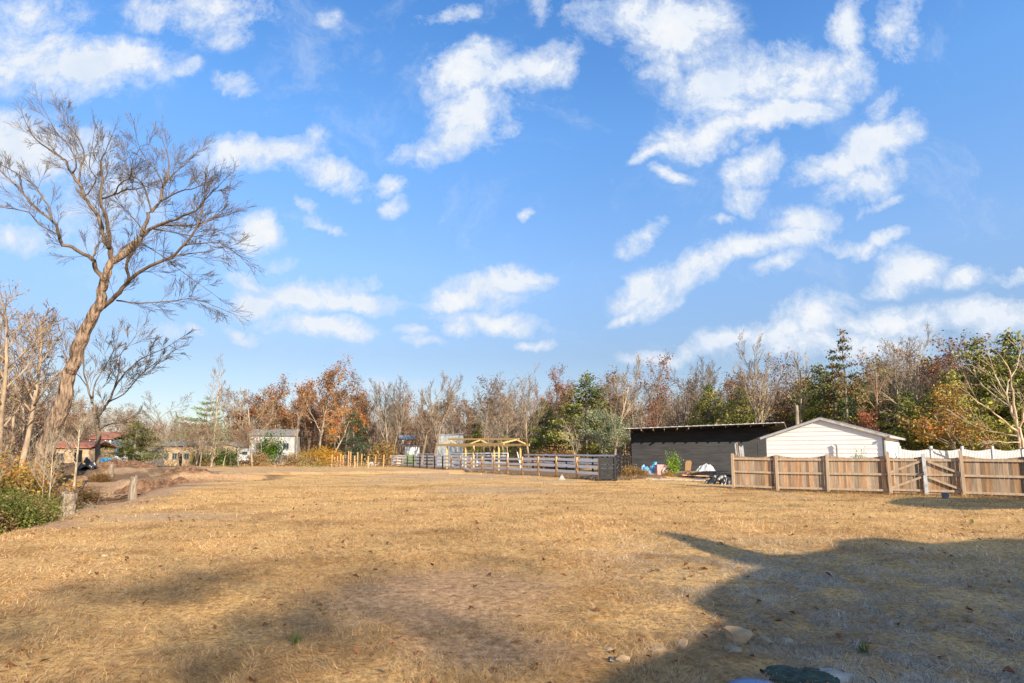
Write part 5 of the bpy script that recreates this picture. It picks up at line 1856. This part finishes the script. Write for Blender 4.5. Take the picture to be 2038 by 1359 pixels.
# ------------------------------------------------------------------ white board paddock fence, gate, back fences
def rail_fence(name, A, B, n, zs, railmat, postfn, label, H=1.4, railh=.14, cat='fence', pw=.11, front_=-1):
    root = empty(name, GP(A[0], A[1]), 0, label, cat)
    A, B = Vector((*A, 0)), Vector((*B, 0))
    pts = [A.lerp(B, k / n) for k in range(n + 1)]
    dv = (B - A).normalized()
    nn_ = Vector((dv.y, -dv.x, 0))
    if nn_.y > 0:
        nn_ = -nn_
    rg = random.Random(int(A.x * 10))
    G_ = [Vector((p.x, p.y, gzf(p.x, p.y))) - root.location for p in pts]
    for k in range(n):
        zz = zs(k) if callable(zs) else zs
        for z in zz:
            w = rg.uniform(-.015, .015)
            MB().beam(G_[k] + Vector((0, 0, z + w)) - nn_ * .05 * front_ * -1, G_[k + 1] + Vector((0, 0, z - w)) - nn_ * .05 * front_ * -1, .03, railh).build('rail', railmat, root)
    for k in range(n + 1):
        m, h = postfn(k)
        MB().beam(G_[k] + Vector((0, 0, -.2)), G_[k] + Vector((rg.uniform(-.02, .02), 0, h)), pw, pw, up=(nn_.x, nn_.y, 0)).build('post', m, root)
    return root


def pfn(k):
    if k < 3 or k > 8:
        return M_STAKE, 1.36
    return M_BLACKPAINT, 1.38


rail_fence('white_fence', (-15.9, 76.4), (5.2, 34.7), 19, lambda k: (.30, .66, 1.0, 1.32) if k < 11 else (.42, .80, 1.18), M_WHITEPAINT, pfn,
           'white board fence running from the barn to the far left along the paddock', railh=.17)
rail_fence('back_fence', (9.0, 47.2), (1.2, 62), 8, (.38, .75, 1.12, 1.45), M_WHITEPAINT, lambda k: (M_BLACKPAINT if k % 3 else M_STAKE, 1.36),
           'white board fence at the back of the paddock behind the black gate', railh=.15)
rail_fence('far_fence', (-14.5, 84), (-.5, 71), 7, (.5, .9, 1.3, 1.62), M_WHITEPAINT, lambda k: (M_WHITEPAINT, 1.6),
           'white board fence beyond the timber frame', railh=.16)
rail_fence('end_fence', (-15.9, 76.6), (-14.6, 84), 3, (.30, .66, 1.0, 1.32), M_WHITEPAINT, lambda k: (M_STAKE, 1.36),
           'short white board fence closing the left end of the paddock', railh=.17)
gA, gB = GD(1193, 34.6), GD(1223, 35.0)
gt = empty('black_gate', gA, 0, 'black slatted gate between the white fence and the barn', 'gate')
v = gB - gA
for z in (.2, .42, .64, .86, 1.08, 1.28):
    MB().beam(Vector((0, 0, z)), v + Vector((0, 0, z)), .03, .19).build('slat', M_BLACKPAINT, gt)
for q in (Vector((0, 0, 0)), v):
    MB().beam(q + Vector((0, -.06, -.1)), q + Vector((0, -.06, 1.42)), .11, .11, up=(0, 1, 0)).build('post', M_BLACKPAINT, gt)
MB().beam(Vector((0, .04, .2)), v + Vector((0, .04, 1.25)), .03, .09).build('brace', M_BLACKPAINT, gt)
rail_fence('black_fence', (gB.x + .08, gB.y + .1), (9.3, 46.0), 4, (.25, .55, .85, 1.15, 1.4), M_BLACKPAINT, lambda k: (M_BLACKPAINT, 1.5),
           'black rail fence from the gate to the corner of the barn', railh=.13)
g_ = G(1118, 956)
o = MB().solid([(-.2, 0, 0), (.22, 0, 0), (.02, .05, .38)], (0, .12, 0)).build('white_wedge', M_CONCRETE, None, loc=GP(g_.x, g_.y, -.01))
tag(o, 'small pale triangular slab standing before the white fence', 'slab')
o = MB().beam((0, 0, 0), (-.42, .1, 1.75), .22, .04).build('white_plank', M_WHITEPAINT, None, loc=GD(1038, 57))
tag(o, 'white plank leaning against the right end of the timber frame', 'plank')

# ------------------------------------------------------------------ timber frame
tfm = empty('timber_frame', GD(960, 60), 0, 'unfinished yellow timber frame of an open shelter in the paddock', 'shelter')
TO = tfm.location


def tv(px, d, z):
    p = D(px, 900, d)
    return Vector((p.x - TO.x, p.y - TO.y, z))


for (px, d) in ((890, 63), (943, 59.5), (993, 56), (927, 67), (984, 63), (1036, 59.5)):
    MB().beam(tv(px, d, -.2), tv(px, d, 2.42), .17, .17, up=(0, 1, 0)).build('post', M_NEWWOOD, tfm, bevel=.005)
MB().beam(tv(868, 64.5, 2.50), tv(1003, 55.3, 2.50), .08, .24).build('beam', M_NEWWOOD, tfm)
MB().beam(tv(905, 68.6, 2.50), tv(1054, 58.3, 2.46), .08, .24).build('beam', M_NEWWOOD, tfm)
MB().beam(tv(892, 66, 3.18), tv(1033, 57, 3.02), .06, .20).build('ridge_beam', M_NEWWOOD, tfm)
for k in range(3):
    f = k / 2
    a = tv(894, 66, 3.1).lerp(tv(1028, 57.2, 2.95), f)
    b = tv(880, 63.6, 2.58).lerp(tv(998, 55.6, 2.58), f)
    c = tv(912, 68, 2.58).lerp(tv(1046, 58.8, 2.56), f)
    MB().beam(a, b, .045, .13).build('rafter', M_NEWWOOD, tfm)
    MB().beam(a, c, .045, .13).build('rafter', M_NEWWOOD, tfm)
for (p0, p1, lab) in (((895, 45), (925, 44.5), 'yellow lumber lying on the soil under the timber frame'), ((925, 44), (958, 43), 'yellow lumber lying outside the white fence')):
    a, b = GD(p0[0], p0[1], .12), GD(p1[0], p1[1], .12)
    tag(MB().beam(Vector((0, 0, 0)), b - a, .09, .09).build('lumber', M_NEWWOOD, None, loc=a), lab, 'lumber')


# ------------------------------------------------------------------ buildings far off
def wall_box(root, name, x0, x1, y0, y1, z0, z1, m):
    return MB().box(((x0 + x1) / 2, (y0 + y1) / 2, (z0 + z1) / 2), (x1 - x0, y1 - y0, z1 - z0)).build(name, m, root)


def window(root, x, y, z, w, h, frame=M_PIPE, pane=M_GLASS):
    f = MB()
    t = .07
    f.box((x, y, z + h / 2), (w + 2 * t, .08, t)).box((x, y, z - h / 2), (w + 2 * t, .08, t))
    f.box((x - w / 2 - t / 2, y, z), (t, .08, h)).box((x + w / 2 + t / 2, y, z), (t, .08, h)).box((x, y, z), (.04, .06, h))
    fo = f.build('window', frame, root)
    MB().box((x, y + .02, z), (w, .03, h)).build('pane', pane, fo)
    return fo


def gable_roof(root, x0, x1, y0, y1, ze, zp, m, ov=.3, along='x'):
    r = MB()
    if along == 'x':
        ym = (y0 + y1) / 2
        for ya in (y0 - ov, y1 + ov):
            r.solid([(x0 - ov, ya, ze), (x1 + ov, ya, ze), (x1 + ov, ym, zp), (x0 - ov, ym, zp)], (0, 0, .12))
    else:
        xm = (x0 + x1) / 2
        for xa in (x0 - ov, x1 + ov):
            r.solid([(xa, y0 - ov, ze), (xa, y1 + ov, ze), (xm, y1 + ov, zp), (xm, y0 - ov, zp)], (0, 0, .12))
    return r.build('roof', m, root)


# grey two-storey house
d = 88
hs = empty('grey_house', GD(541, d, -.3), R(14), 'two storey grey house with gabled end behind the wire fence', 'house')
w_ = PX(583, d) - PX(499, d)
ex, rz_ = w_ / 2, None
ze, zp = ZT(866, d) + .3, ZT(853, d) + .3
wall_box(hs, 'wall', -ex, ex, 0, 7, 0, ze, M_GREYSIDE)
MB().solid([(-ex - .01, .1, ze - .05), (-ex - .01, 6.9, ze - .05), (-ex - .01, 3.5, zp - .1)], (.1, 0, 0)).build('gable', M_GREYSIDE, hs)
gable_roof(hs, -ex, ex, 0, 7, ze, zp, M_SHINGLE, .35)
for (x, z) in ((-1.9, 3.0), (.2, 3.0), (2.0, 3.0), (-1.6, 1.2), (1.8, 1.2)):
    window(hs, x, -.05, z, .7, .9)
MB().box((0, -.03, 2.15), (2 * ex, .06, .14)).build('band', M_WHITEPAINT, hs)
MB().box((.4, -.05, 1.0), (.95, .08, 2.0)).build('door', M_WHITEPAINT, hs)

# tan building with shallow roof and white trailer
d = 86
tb = empty('tan_building', GD(437, d, -.2), 0, 'low tan building with shallow dark roof behind the tall lone tree', 'building')
ex = (PX(468, d) - PX(405, d)) / 2
wall_box(tb, 'wall', -ex, ex, 0, 6, 0, ZT(889, d) + .2, M_TANWALL)
MB().solid([(-ex, .02, ZT(889, d) + .19), (ex, .02, ZT(889, d) + .19), (0, .02, ZT(881, d) + .1)], (0, 5.9, 0)).build('gable', M_TANWALL, tb)
gable_roof(tb, -ex, ex, 0, 6, ZT(888.5, d) + .2, ZT(880, d) + .25, M_SHINGLE, .25, 'y')
window(tb, -.4, -.05, 1.2, .8, .8)
MB().box((1.6, -.05, 1.0), (.9, .08, 2.0)).build('door', M_BRICK, tb)
d = 82
tl = empty('white_trailer', GD(486, d, 0), 0, 'white trailer parked right of the tan building', 'trailer')
MB().solid([(-1.1, 0, .45), (1.15, 0, .45), (1.15, 0, 1.75), (.8, 0, 2.2), (-1.1, 0, 2.3)], (0, 2, 0)).build('body', M_WHITETARP, tl, bevel=.08)
for x in (-.2, .5):
    MB().tube([(x, -.05, .33), (x, .2, .33)], [.33, .33], 14).build('wheel', M_RUBBER, tl)
MB().box((.1, -.02, 1.6), (.7, .05, .4)).build('window', M_GLASS, tl)

# low stone house with slate roof
d = 80
sh2 = empty('stone_house', GD(354, d, -.2), R(-4), 'low tan stone house with blue grey roof and chimney', 'house')
ex = (PX(385, d) - PX(326, d)) / 2
ze, zp = ZT(885, d) + .2, ZT(878, d) + .25
wall_box(sh2, 'wall', -ex, ex, 0, 6, 0, ze, M_TANWALL)
gable_roof(sh2, -ex, ex, 0, 6, ze, zp, M_SLATE, .5)
MB().box((ex - .5, 2.5, zp + .1), (.6, .6, 1.5)).build('chimney', M_STONE, sh2)
for x in (-1.6, -.4, 1.3):
    window(sh2, x, -.05, 1.5, .6, .8)
MB().box((.5, -.05, 1.0), (.8, .08, 2.0)).build('door', M_DARK, sh2)
wall_box(sh2, 'porch', ex, ex + .9, .5, 3, 0, 1.9, M_WHITEPAINT)

# blue house with red brown roof
d = 74
bh = empty('blue_house', GD(198, d, -.4), 0, 'blue house with red brown roof and white trim behind the dark bare tree', 'house')
ex = (PX(218, d) - PX(174, d)) / 2
ze = ZT(877, d) + .4
wall_box(bh, 'wall', -ex, ex, 0, 5, 0, ze, M_BLUEWALL)
gable_roof(bh, -ex, ex, 0, 5, ze, ze + .9, M_REDROOF, .3)
for x in (-ex + .1, -.5, .7, ex - .1):
    MB().box((x, -.05, ze / 2 + .3), (.14, .1, ze - .7)).build('trim', M_WHITEPAINT, bh)
window(bh, 1.15, -.06, 2.2, .5, 1.0)
window(bh, -1.1, -.06, 2.2, .5, 1.0)

# open garage with dark bays and stone piers
d = 72
gr_ = empty('open_garage', GD(256, d, -.3), 0, 'low open garage with dark bays between pale stone piers', 'garage')
x0, x1 = PX(229, d) - PX(256, d), PX(288, d) - PX(256, d)
ze = ZT(892, d) + .3
wall_box(gr_, 'wall', x0, x1, .6, 4, 0, ze, M_GREYTRIM)
MB().box(((x0 + x1) / 2, 1.7, ze + .1), (x1 - x0 + .5, 4.6, .2)).build('roof', M_SHINGLE, gr_)
for (a, b) in ((231, 244), (249, 265)):
    MB().box((PX((a + b) / 2, d) - PX(256, d), .56, ze / 2 - .05), (PX(b, d) - PX(a, d), .06, ze - .2)).build('door', M_DARK, gr_)
for px in (246.5, 269, 285):
    w2 = .3 if px < 250 else .75
    MB().box((PX(px, d) - PX(256, d), .4, ze / 2), (w2, .4, ze)).build('pier', M_CONCRETE if px > 250 else M_WHITEPAINT, gr_)
# tan cabin half hidden by the ravine trees
d = 62
cb = empty('tan_cabin', GD(138, d, -.2), 0, 'tan cabin glimpsed between the ravine trees right of the leaning tree', 'cabin')
wall_box(cb, 'wall', -2.1, 2.1, 0, 4, 0, 2.1, M_TANWALL)
gable_roof(cb, -2.1, 2.1, 0, 4, 2.1, 2.8, M_REDROOF, .3)
MB().box((1.0, -.05, .95), (.8, .08, 1.9)).build('door', M_DARK, cb)
window(cb, -.9, -.05, 1.2, .7, .7)

# white van-like car and blue tarps
d = 68
car = empty('parked_car', GD(203, d, 0), R(0), 'white car parked between the dark tree and the garage', 'car')
MB().solid([(-1.9, 0, .35), (1.9, 0, .35), (1.95, 0, .85), (1.1, 0, .98), (-1.7, 0, .98), (-1.95, 0, .8)], (0, 1.6, 0)).build('body', M_CARPAINT, car, bevel=.08)
MB().solid([(-1.5, .12, .97), (1.0, .12, .97), (.45, .2, 1.48), (-1.2, .2, 1.48)], (0, 1.35, 0)).build('cabin', M_CARPAINT, car, bevel=.05)
MB().solid([(-1.25, .10, 1.03), (.8, .10, 1.03), (.38, .13, 1.40), (-1.05, .13, 1.40)], (0, .03, 0)).build('window', M_GLASS, car)
for x in (-1.2, 1.2):
    w = MB().tube([(x, -.04, .33), (x, .2, .33)], [.33, .33], 16).build('wheel', M_RUBBER, car)
    MB().tube([(x, -.06, .33), (x, -.03, .33)], [.18, .18], 12).build('rim', M_METAL, w)
crumple('blue_tarp', 1.9, 1.2, .9, 31, M_BLUETARP, GD(211, 64), 'crumpled bright blue tarpaulin in front of the white car', 'tarpaulin')
crumple('blue_tarp', 1.5, 1.2, .8, 33, M_BLUETARP, GD(223, 65), 'smaller blue tarpaulin in front of the open garage', 'tarpaulin')

# grey metal shed, tree house, white hut, blue tent, trough
d = 78
ms = empty('metal_shed', GD(895, d, -.1), R(6), 'grey metal shed with flat top behind the timber frame', 'shed')
ex = (PX(921, d) - PX(869, d)) / 2
wall_box(ms, 'wall', -ex, ex, 0, 5, 0, ZT(865, d) + .1, M_METAL)
MB().solid([(-ex - .1, -.1, ZT(865, d) + .1), (ex + .1, -.1, ZT(862.5, d) + .1), (ex + .1, 5.1, ZT(865, d)), (-ex - .1, 5.1, ZT(867, d))], (0, 0, .08)).build('roof', M_METAL, ms)
rb = MB()
for k in range(16):
    rb.box((-ex + (k + .5) * 2 * ex / 16, -.02, (ZT(865, d) + .1) / 2), (.06, .04, ZT(865, d) - .05))
rb.build('ribs', M_METAL, ms)
d = 86
th_ = empty('tree_house', GD(808, d, 0), R(12), 'small tree house with slate roof and wooden sides on stilts', 'tree house')
z0, z1 = ZT(883, d), ZT(873, d)
MB().box((0, 0, z0), (2.3, 1.9, .14)).build('platform', M_GREYWOOD, th_)
wall_box(th_, 'wall', -.85, .95, -.6, .8, z0 + .07, z1, M_BRICK)
gable_roof(th_, -.85, .95, -.6, .8, z1, z1 + .55, M_SLATE, .25)
MB().box((-.5, -.63, (z0 + z1) / 2 + .1), (.35, .06, .6)).build('door', M_WHITEPAINT, th_)
for (x, y) in ((-1, -.8), (1, -.8), (1, .8), (-1, .8)):
    MB().beam((x, y, 0), (x, y, z0), .14, .14, up=(0, 1, 0)).build('stilt', M_GREYWOOD, th_)
rl = MB()
rl.beam((-1.1, -.9, z0 + .5), (1.1, -.9, z0 + .5), .05, .07)
for k in range(8):
    rl.beam((-1.1 + k * .315, -.9, z0 + .05), (-1.1 + k * .315, -.9, z0 + .5), .04, .04)
rl.build('railing', M_RUSTMETAL, th_)
d = 84
hu = empty('white_hut', GD(818, d, 0), 0, 'low white hut with a dark doorway below the tree house', 'hut')
wall_box(hu, 'wall', -.9, .9, 0, 2, 0, ZT(885, d), M_WHITEPAINT)
MB().box((0, .9, ZT(885, d) + .05), (2.1, 2.4, .1)).build('roof', M_GREYTRIM, hu)
MB().box((-.6, -.03, .75), (.42, .06, 1.5)).build('door', M_DARK, hu)
d = 82
tn = empty('blue_tent', GD(786, d, 0), R(-10), 'blue tarpaulin shelter left of the tree house', 'tent')
MB().solid([(-.95, 0, .9), (.35, 0, 1.45), (.35, 1.6, 1.45), (-.95, 1.6, .9)], (0, 0, .03)).build('roof', M_BLUEPLASTIC, tn)
MB().solid([(.35, 0, 1.45), (.9, 0, .95), (.9, 1.6, .95), (.35, 1.6, 1.45)], (0, 0, .03)).build('flap', M_METAL, tn)
MB().solid([(-.93, .1, 0), (.88, .1, 0), (.88, .1, .93), (.33, .1, 1.42), (-.93, .1, .88)], (0, .04, 0)).build('wall', M_WHITETARP, tn)
for (x, z) in ((-.95, .9), (.9, .95)):
    MB().beam((x, 0, 0), (x, 0, z), .06, .06, up=(0, 1, 0)).build('pole', M_GREYWOOD, tn)
d = 82
tg_ = empty('water_trough', GD(744, d, 0), 0, 'white water trough left of the white board fence', 'trough')
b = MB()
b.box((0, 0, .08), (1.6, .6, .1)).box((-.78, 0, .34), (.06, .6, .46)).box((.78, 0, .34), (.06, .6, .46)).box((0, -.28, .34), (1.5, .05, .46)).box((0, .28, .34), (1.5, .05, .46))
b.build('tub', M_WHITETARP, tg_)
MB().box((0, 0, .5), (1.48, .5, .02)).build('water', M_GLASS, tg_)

# wire fence and raw wooden stakes on the far side of the lawn
wfence = empty('wire_fence', GD(560, 80), 0, 'dark wire fence on steel posts before the grey house', 'fence')
WO = wfence.location
prev = None
wires = MB()
for k, px in enumerate((505, 530, 556, 582, 608, 634, 655, 690, 722)):
    p = GD(px, 80) - WO
    MB().beam(p + Vector((0, 0, -.1)), p + Vector((0, 0, 1.45)), .06, .06, up=(0, 1, 0)).build('post', M_BLACKPAINT, wfence)
    if prev is not None:
        for z in (.1, .35, .6, .85, 1.1, 1.38):
            wires.beam(prev + Vector((0, 0, z)), p + Vector((0, 0, z)), .012, .012)
        for q in range(12):
            m_ = prev.lerp(p, q / 12)
            wires.beam(m_ + Vector((0, 0, .1)), m_ + Vector((0, 0, 1.38)), .01, .01, up=(0, 1, 0))
    prev = p
wires.build('wire_mesh', M_GREYTRIM, wfence)
STK = [(661, 76, 1.5), (667, 78, 1.2), (672, 77, 1.35), (684, 75, 1.45), (694, 74, 1.95), (698, 76, 1.9), (707, 68, 1.35), (712, 74, 1.8), (720, 73, 1.6),
       (734, 64, 1.3), (748, 74, 1.3), (764, 72, 1.5), (678, 74, 1.6)]
for i, (px, dd, hh) in enumerate(sorted(STK)):
    o = MB().beam((0, 0, -.2), ((.03, -.04, .02)[i % 3], 0, hh), .11, .11, up=(0, 1, 0)).build('wooden_stake', M_STAKE, None, loc=GD(px, dd))
    tag(o, ordw(i) + ' raw wooden stake from the left between wire fence and white fence', 'stake', 'stakes at the far side of the lawn')

# old posts, stumps and dead wood by the ravine
def stump(px, d, w, h, seed, m, label, name='old_post', cat='post', lean=(0, 0)):
    rng = random.Random(seed)
    g = GD(px, d, -.15)
    o = MB()
    pts, rad = [], []
    for k in range(7):
        f = k / 6
        pts.append(Vector((lean[0] * f + rng.uniform(-.015, .015), lean[1] * f, (h + .15) * f)))
        rad.append(w / 2 * (1.25 - .35 * f + .08 * rng.random()))
    o.tube(pts, rad, 12, .13, rng)
    for k in range(5):
        a = rng.uniform(0, 6.28)
        b = Vector((math.cos(a) * w * .3, math.sin(a) * w * .3, h + .1))
        o.beam(b, b + Vector((0, 0, rng.uniform(.05, .14))), w * .22, w * .12, up=(0, 1, 0))
    r = o.build(name, m, None, False, g)
    return tag(r, label, cat)


stump(270, 24.5, .27, 1.02, 1, M_GREYWOOD, 'thick weathered grey post standing at the edge of the lawn')
stump(223, 36, .26, .8, 2, M_GREYWOOD, 'slimmer weathered post farther off on the bare bank', lean=(.04, 0))
stump(142, 16.6, .34, .62, 3, M_GREYWOOD, 'short split tree stump beside the green shrubs', 'tree_stump', 'stump', (.05, 0))
dw = random.Random(12)
for i, (px, d, ln_, rz, rr, lab) in enumerate(((175, 22, 2.2, 20, .05, 'dead branch lying in the ravine right of the stump'), (165, 26, 2.8, -15, .06, 'dead branch across the ravine bottom'),
                                           (190, 30, 2.4, 35, .05, 'dead branch on the slope below the small post'), (250, 30, 4.5, 48, .05, 'long dark root running up the bare bank'),
                                           (300, 45, 5.0, 8, .05, 'long pale branch lying along the top of the bank'), (380, 60, 6.0, 5, .06, 'pale branch lying at the far edge of the lawn'),
                                           (152, 19.5, 1.6, 60, .04, 'curled orange brown branch behind the stump'))):
    pts, rad = [], []
    for k in range(7):
        f = k / 6 - .5
        a = R(rz)
        x, y = PX(px, d) + math.cos(a) * ln_ * f, d + math.sin(a) * ln_ * f
        pts.append(Vector((x, y, gzf(x, y) + rr + dw.uniform(0, .14))))
        rad.append(rr * (1.1 - .9 * k / 6) * dw.uniform(.85, 1.15) + .008)
    loc = pts[3].copy()
    m = MB()
    m.tube([p - loc for p in pts], rad, 6)
    for k in range(5):
        j = dw.randint(1, 5)
        b = pts[j] - loc
        m.tube([b, b + Vector((dw.uniform(-.5, .5), dw.uniform(-.3, .3), dw.uniform(.05, .4)))], [rad[j] * .5, .006], 4)
    o = m.build('dead_branch', M_GREYWOOD if i not in (3,) else M_CLOD, None, True, loc)
    tag(o, lab, 'branch', 'dead wood round the ravine')
crumple('black_bag', 1.3, 1.0, .7, 41, M_BLACKPLASTIC, GD(176, 40), 'black plastic heap at the top of the ravine', 'bag')
for i, (px, d, W_, Dp, H, sd_, lab) in enumerate(((352, 33.5, 3.6, 1.4, .85, 51, 'dark clod of turned soil at the lip of the bank'),
                                                  (300, 31, 3.0, 1.2, .6, 55, 'low ridge of turned soil left of the dark clod'),
                                                  (375, 36.5, 2.6, 1.4, .45, 53, 'small mound of soil right of the dark clod'),
                                                  (250, 42, 4.0, 2.2, .6, 57, 'reddish soil mound on top of the bank'))):
    crumple('soil_mound', W_, Dp, H, sd_, M_CLOD, GD(px, d, -.05), lab, 'mound', n=28, rz=R(20))


# ------------------------------------------------------------------ stones and scraps in the foreground
def stone(px, py, wpx, hfrac, seed, m, label, name='stone', dep=.7, sub=4, rz=0.0, ang=.25, cat='stone', sink=.25):
    import bmesh
    g = G(px, py)
    d = g.y
    W_ = wpx / FPX * d
    bm = bmesh.new()
    bmesh.ops.create_icosphere(bm, subdivisions=sub, radius=.5)
    rng = random.Random(seed)
    cuts = [(Vector((rng.gauss(0, 1), rng.gauss(0, 1), rng.gauss(0, .8))).normalized(), rng.uniform(.24, .40)) for _ in range(11)]
    for v_ in bm.verts:
        p = v_.co.copy()
        for n_, c_ in cuts:
            e_ = p.dot(n_) - c_
            if e_ > 0:
                p -= n_ * e_
        nz = .09 * (float(fbm(np.array([p.x + p.z * .8]), np.array([p.y - p.z * .7]), .35, seed, 4)[0]) - .5)
        p += p.normalized() * nz
        v_.co = Vector((p.x * W_ * 1.15, p.y * W_ * dep * 1.15, p.z * W_ * hfrac * 1.2))
    me = bpy.data.meshes.new(name)
    bm.to_mesh(me)
    bm.free()
    me.materials.append(m)
    o = bpy.data.objects.new(name, me)
    COL.objects.link(o)
    o.location = (g.x, g.y, gzf(g.x, g.y) + W_ * hfrac * (.5 - sink))
    o.rotation_euler = (ang * .3, ang * .2, rz)
    return tag(o, label, cat)


stone(1472, 1276, 68, .5, 5, M_STONE, 'large tan sandstone block at the edge of the house shadow', rz=.4)
stone(1312, 1294, 46, .2, 7, M_STONE, 'flat pale sandstone slab left of the rounded stone', rz=-.5)
stone(1360, 1288, 36, .45, 9, M_STONE, 'rounded tan stone left of the large sandstone block', rz=.9)
stone(1240, 1312, 34, .45, 11, M_STONE, 'rough tan stone, leftmost of the foreground stones')
stone(1217, 1313, 20, .5, 12, M_BLACKPLASTIC, 'small black lump beside the leftmost foreground stone', 'black_lump', cat='lump')
stone(1460, 1300, 42, .28, 13, M_GREYSTONE, 'flat grey stone in shadow below the large sandstone block', rz=.3)
stone(1525, 1286, 36, .5, 15, M_GREYSTONE, 'grey stone in shadow right of the large sandstone block')
stone(1560, 1283, 40, .35, 17, M_GREYSTONE, 'mossy grey stone farther right in the shadow', rz=.6)
stone(1602, 1314, 36, .22, 19, M_GREYSTONE, 'small flat grey stone right of the dark green tarpaulin')
stone(1660, 1350, 100, .16, 23, M_CONCRETE, 'large pale concrete slab half buried at the bottom edge', rz=-.2, sub=4, sink=.3)
stone(1210, 1290, 18, .4, 25, M_GREYSTONE, 'small white grey pebble above the leftmost stone')
LIT = [(208, 1109, 30, .25), (376, 1108, 12, .3), (560, 1261, 20, .3), (862, 1176, 16, .3), (744, 1175, 18, .3), (1000, 1150, 20, .3), (880, 1262, 22, .35), (1050, 1130, 14, .35),
       (800, 1352, 14, .5), (988, 1312, 9, .6), (1340, 1133, 12, .4), (1435, 1172, 12, .4), (1205, 1158, 12, .4), (735, 1246, 12, .4), (1062, 1118, 22, .25), (905, 1330, 14, .4), (820, 1125, 20, .2),
       (850, 1128, 16, .2), (500, 1110, 8, .4), (1545, 1132, 13, .3), (420, 1010, 10, .4), (827, 946, 9, .5), (1010, 1040, 8, .4)]
prev = None
for i, (px, py, w, h) in enumerate(sorted(LIT)):
    stone(px, py, w * .72, h * .8, 60 + i, M_STONE if i % 3 else M_GREYSTONE, ordw(i) + ' pale pebble from the left on the open lawn', 'pebble', rz=i * 1.3, sub=2, cat='pebble')['group'] = 'pebbles on the lawn'

g = G(1497, 1376)
lid = empty('blue_tub', GP(g.x, g.y, -.135), R(20), 'bright blue plastic tub upturned in the grass at the bottom edge', 'tub')
prof = [(.30, -.05), (.30, .10), (.285, .15), (.24, .175), (.12, .185), (.0, .187)]
mb = MB()
for (r_, z_) in prof:
    for k in range(28):
        a = 2 * math.pi * k / 28
        mb.v.append((r_ * math.cos(a) * (1 if r_ else 0), r_ * .75 * math.sin(a), z_))
for j in range(len(prof) - 1):
    for k in range(28):
        mb.f.append((j * 28 + k, j * 28 + (k + 1) % 28, (j + 1) * 28 + (k + 1) % 28, (j + 1) * 28 + k))
lid.scale = (.72, .72, 1)
mb.build('body', M_BLUEPLASTIC, lid, True)
rm = MB()
for k in range(28):
    a0, a1 = 2 * math.pi * k / 28, 2 * math.pi * (k + 1) / 28
    rm.beam((.31 * math.cos(a0), .24 * math.sin(a0), .02), (.31 * math.cos(a1), .24 * math.sin(a1), .02), .03, .03)
rm.build('rim', M_BLUEPLASTIC, lid)
g = G(1592, 1352)
crumple('green_tarp', .5, .34, .02, 61, M_GREENTARP, GP(g.x, g.y, .01), 'dark green tarpaulin crumpled in the shadow beside the blue tub', 'tarpaulin')
g = G(590, 1278)
for i, (px, py, hh, lab) in enumerate(((590, 1282, .14, 'tuft of fresh green grass in the shaded patch on the lawn'), (1720, 1302, .12, 'tuft of green grass in the house shadow'),
                                       (1935, 1040, .16, 'small green tuft on the sunlit grass right of the shadow'))):
    g = G(px, py)
    m = MB()
    tr2 = random.Random(px)
    for k in range(34):
        a, l = tr2.uniform(0, 6.28), tr2.uniform(.3, 1)
        bx, by = tr2.gauss(0, .02), tr2.gauss(0, .02)
        e_ = Vector((math.cos(a) * .06 * l, math.sin(a) * .06 * l, hh * l))
        s_ = Vector((-math.sin(a), math.cos(a), 0)) * .003
        b0 = Vector((bx, by, 0))
        i0 = len(m.v)
        mid = b0 + e_ * .5 + Vector((0, 0, .01))
        m.v += [tuple(b0 - s_), tuple(b0 + s_), tuple(mid + s_), tuple(mid - s_), tuple(b0 + e_)]
        m.f += [(i0, i0 + 1, i0 + 2, i0 + 3), (i0 + 3, i0 + 2, i0 + 4)]
    tag(m.build('grass_tuft', mat('fresh_grass', (.06, .11, .02), (.13, .19, .05), 6, .6, trans=.3), None, loc=GP(g.x, g.y)), lab, 'grass tuft')

# cut trunk behind the shed
stump(1590, 47, .27, ZT(807, 47), 77, M_BARK, 'tall cut off trunk behind the peak of the white shed', 'snag', 'tree')
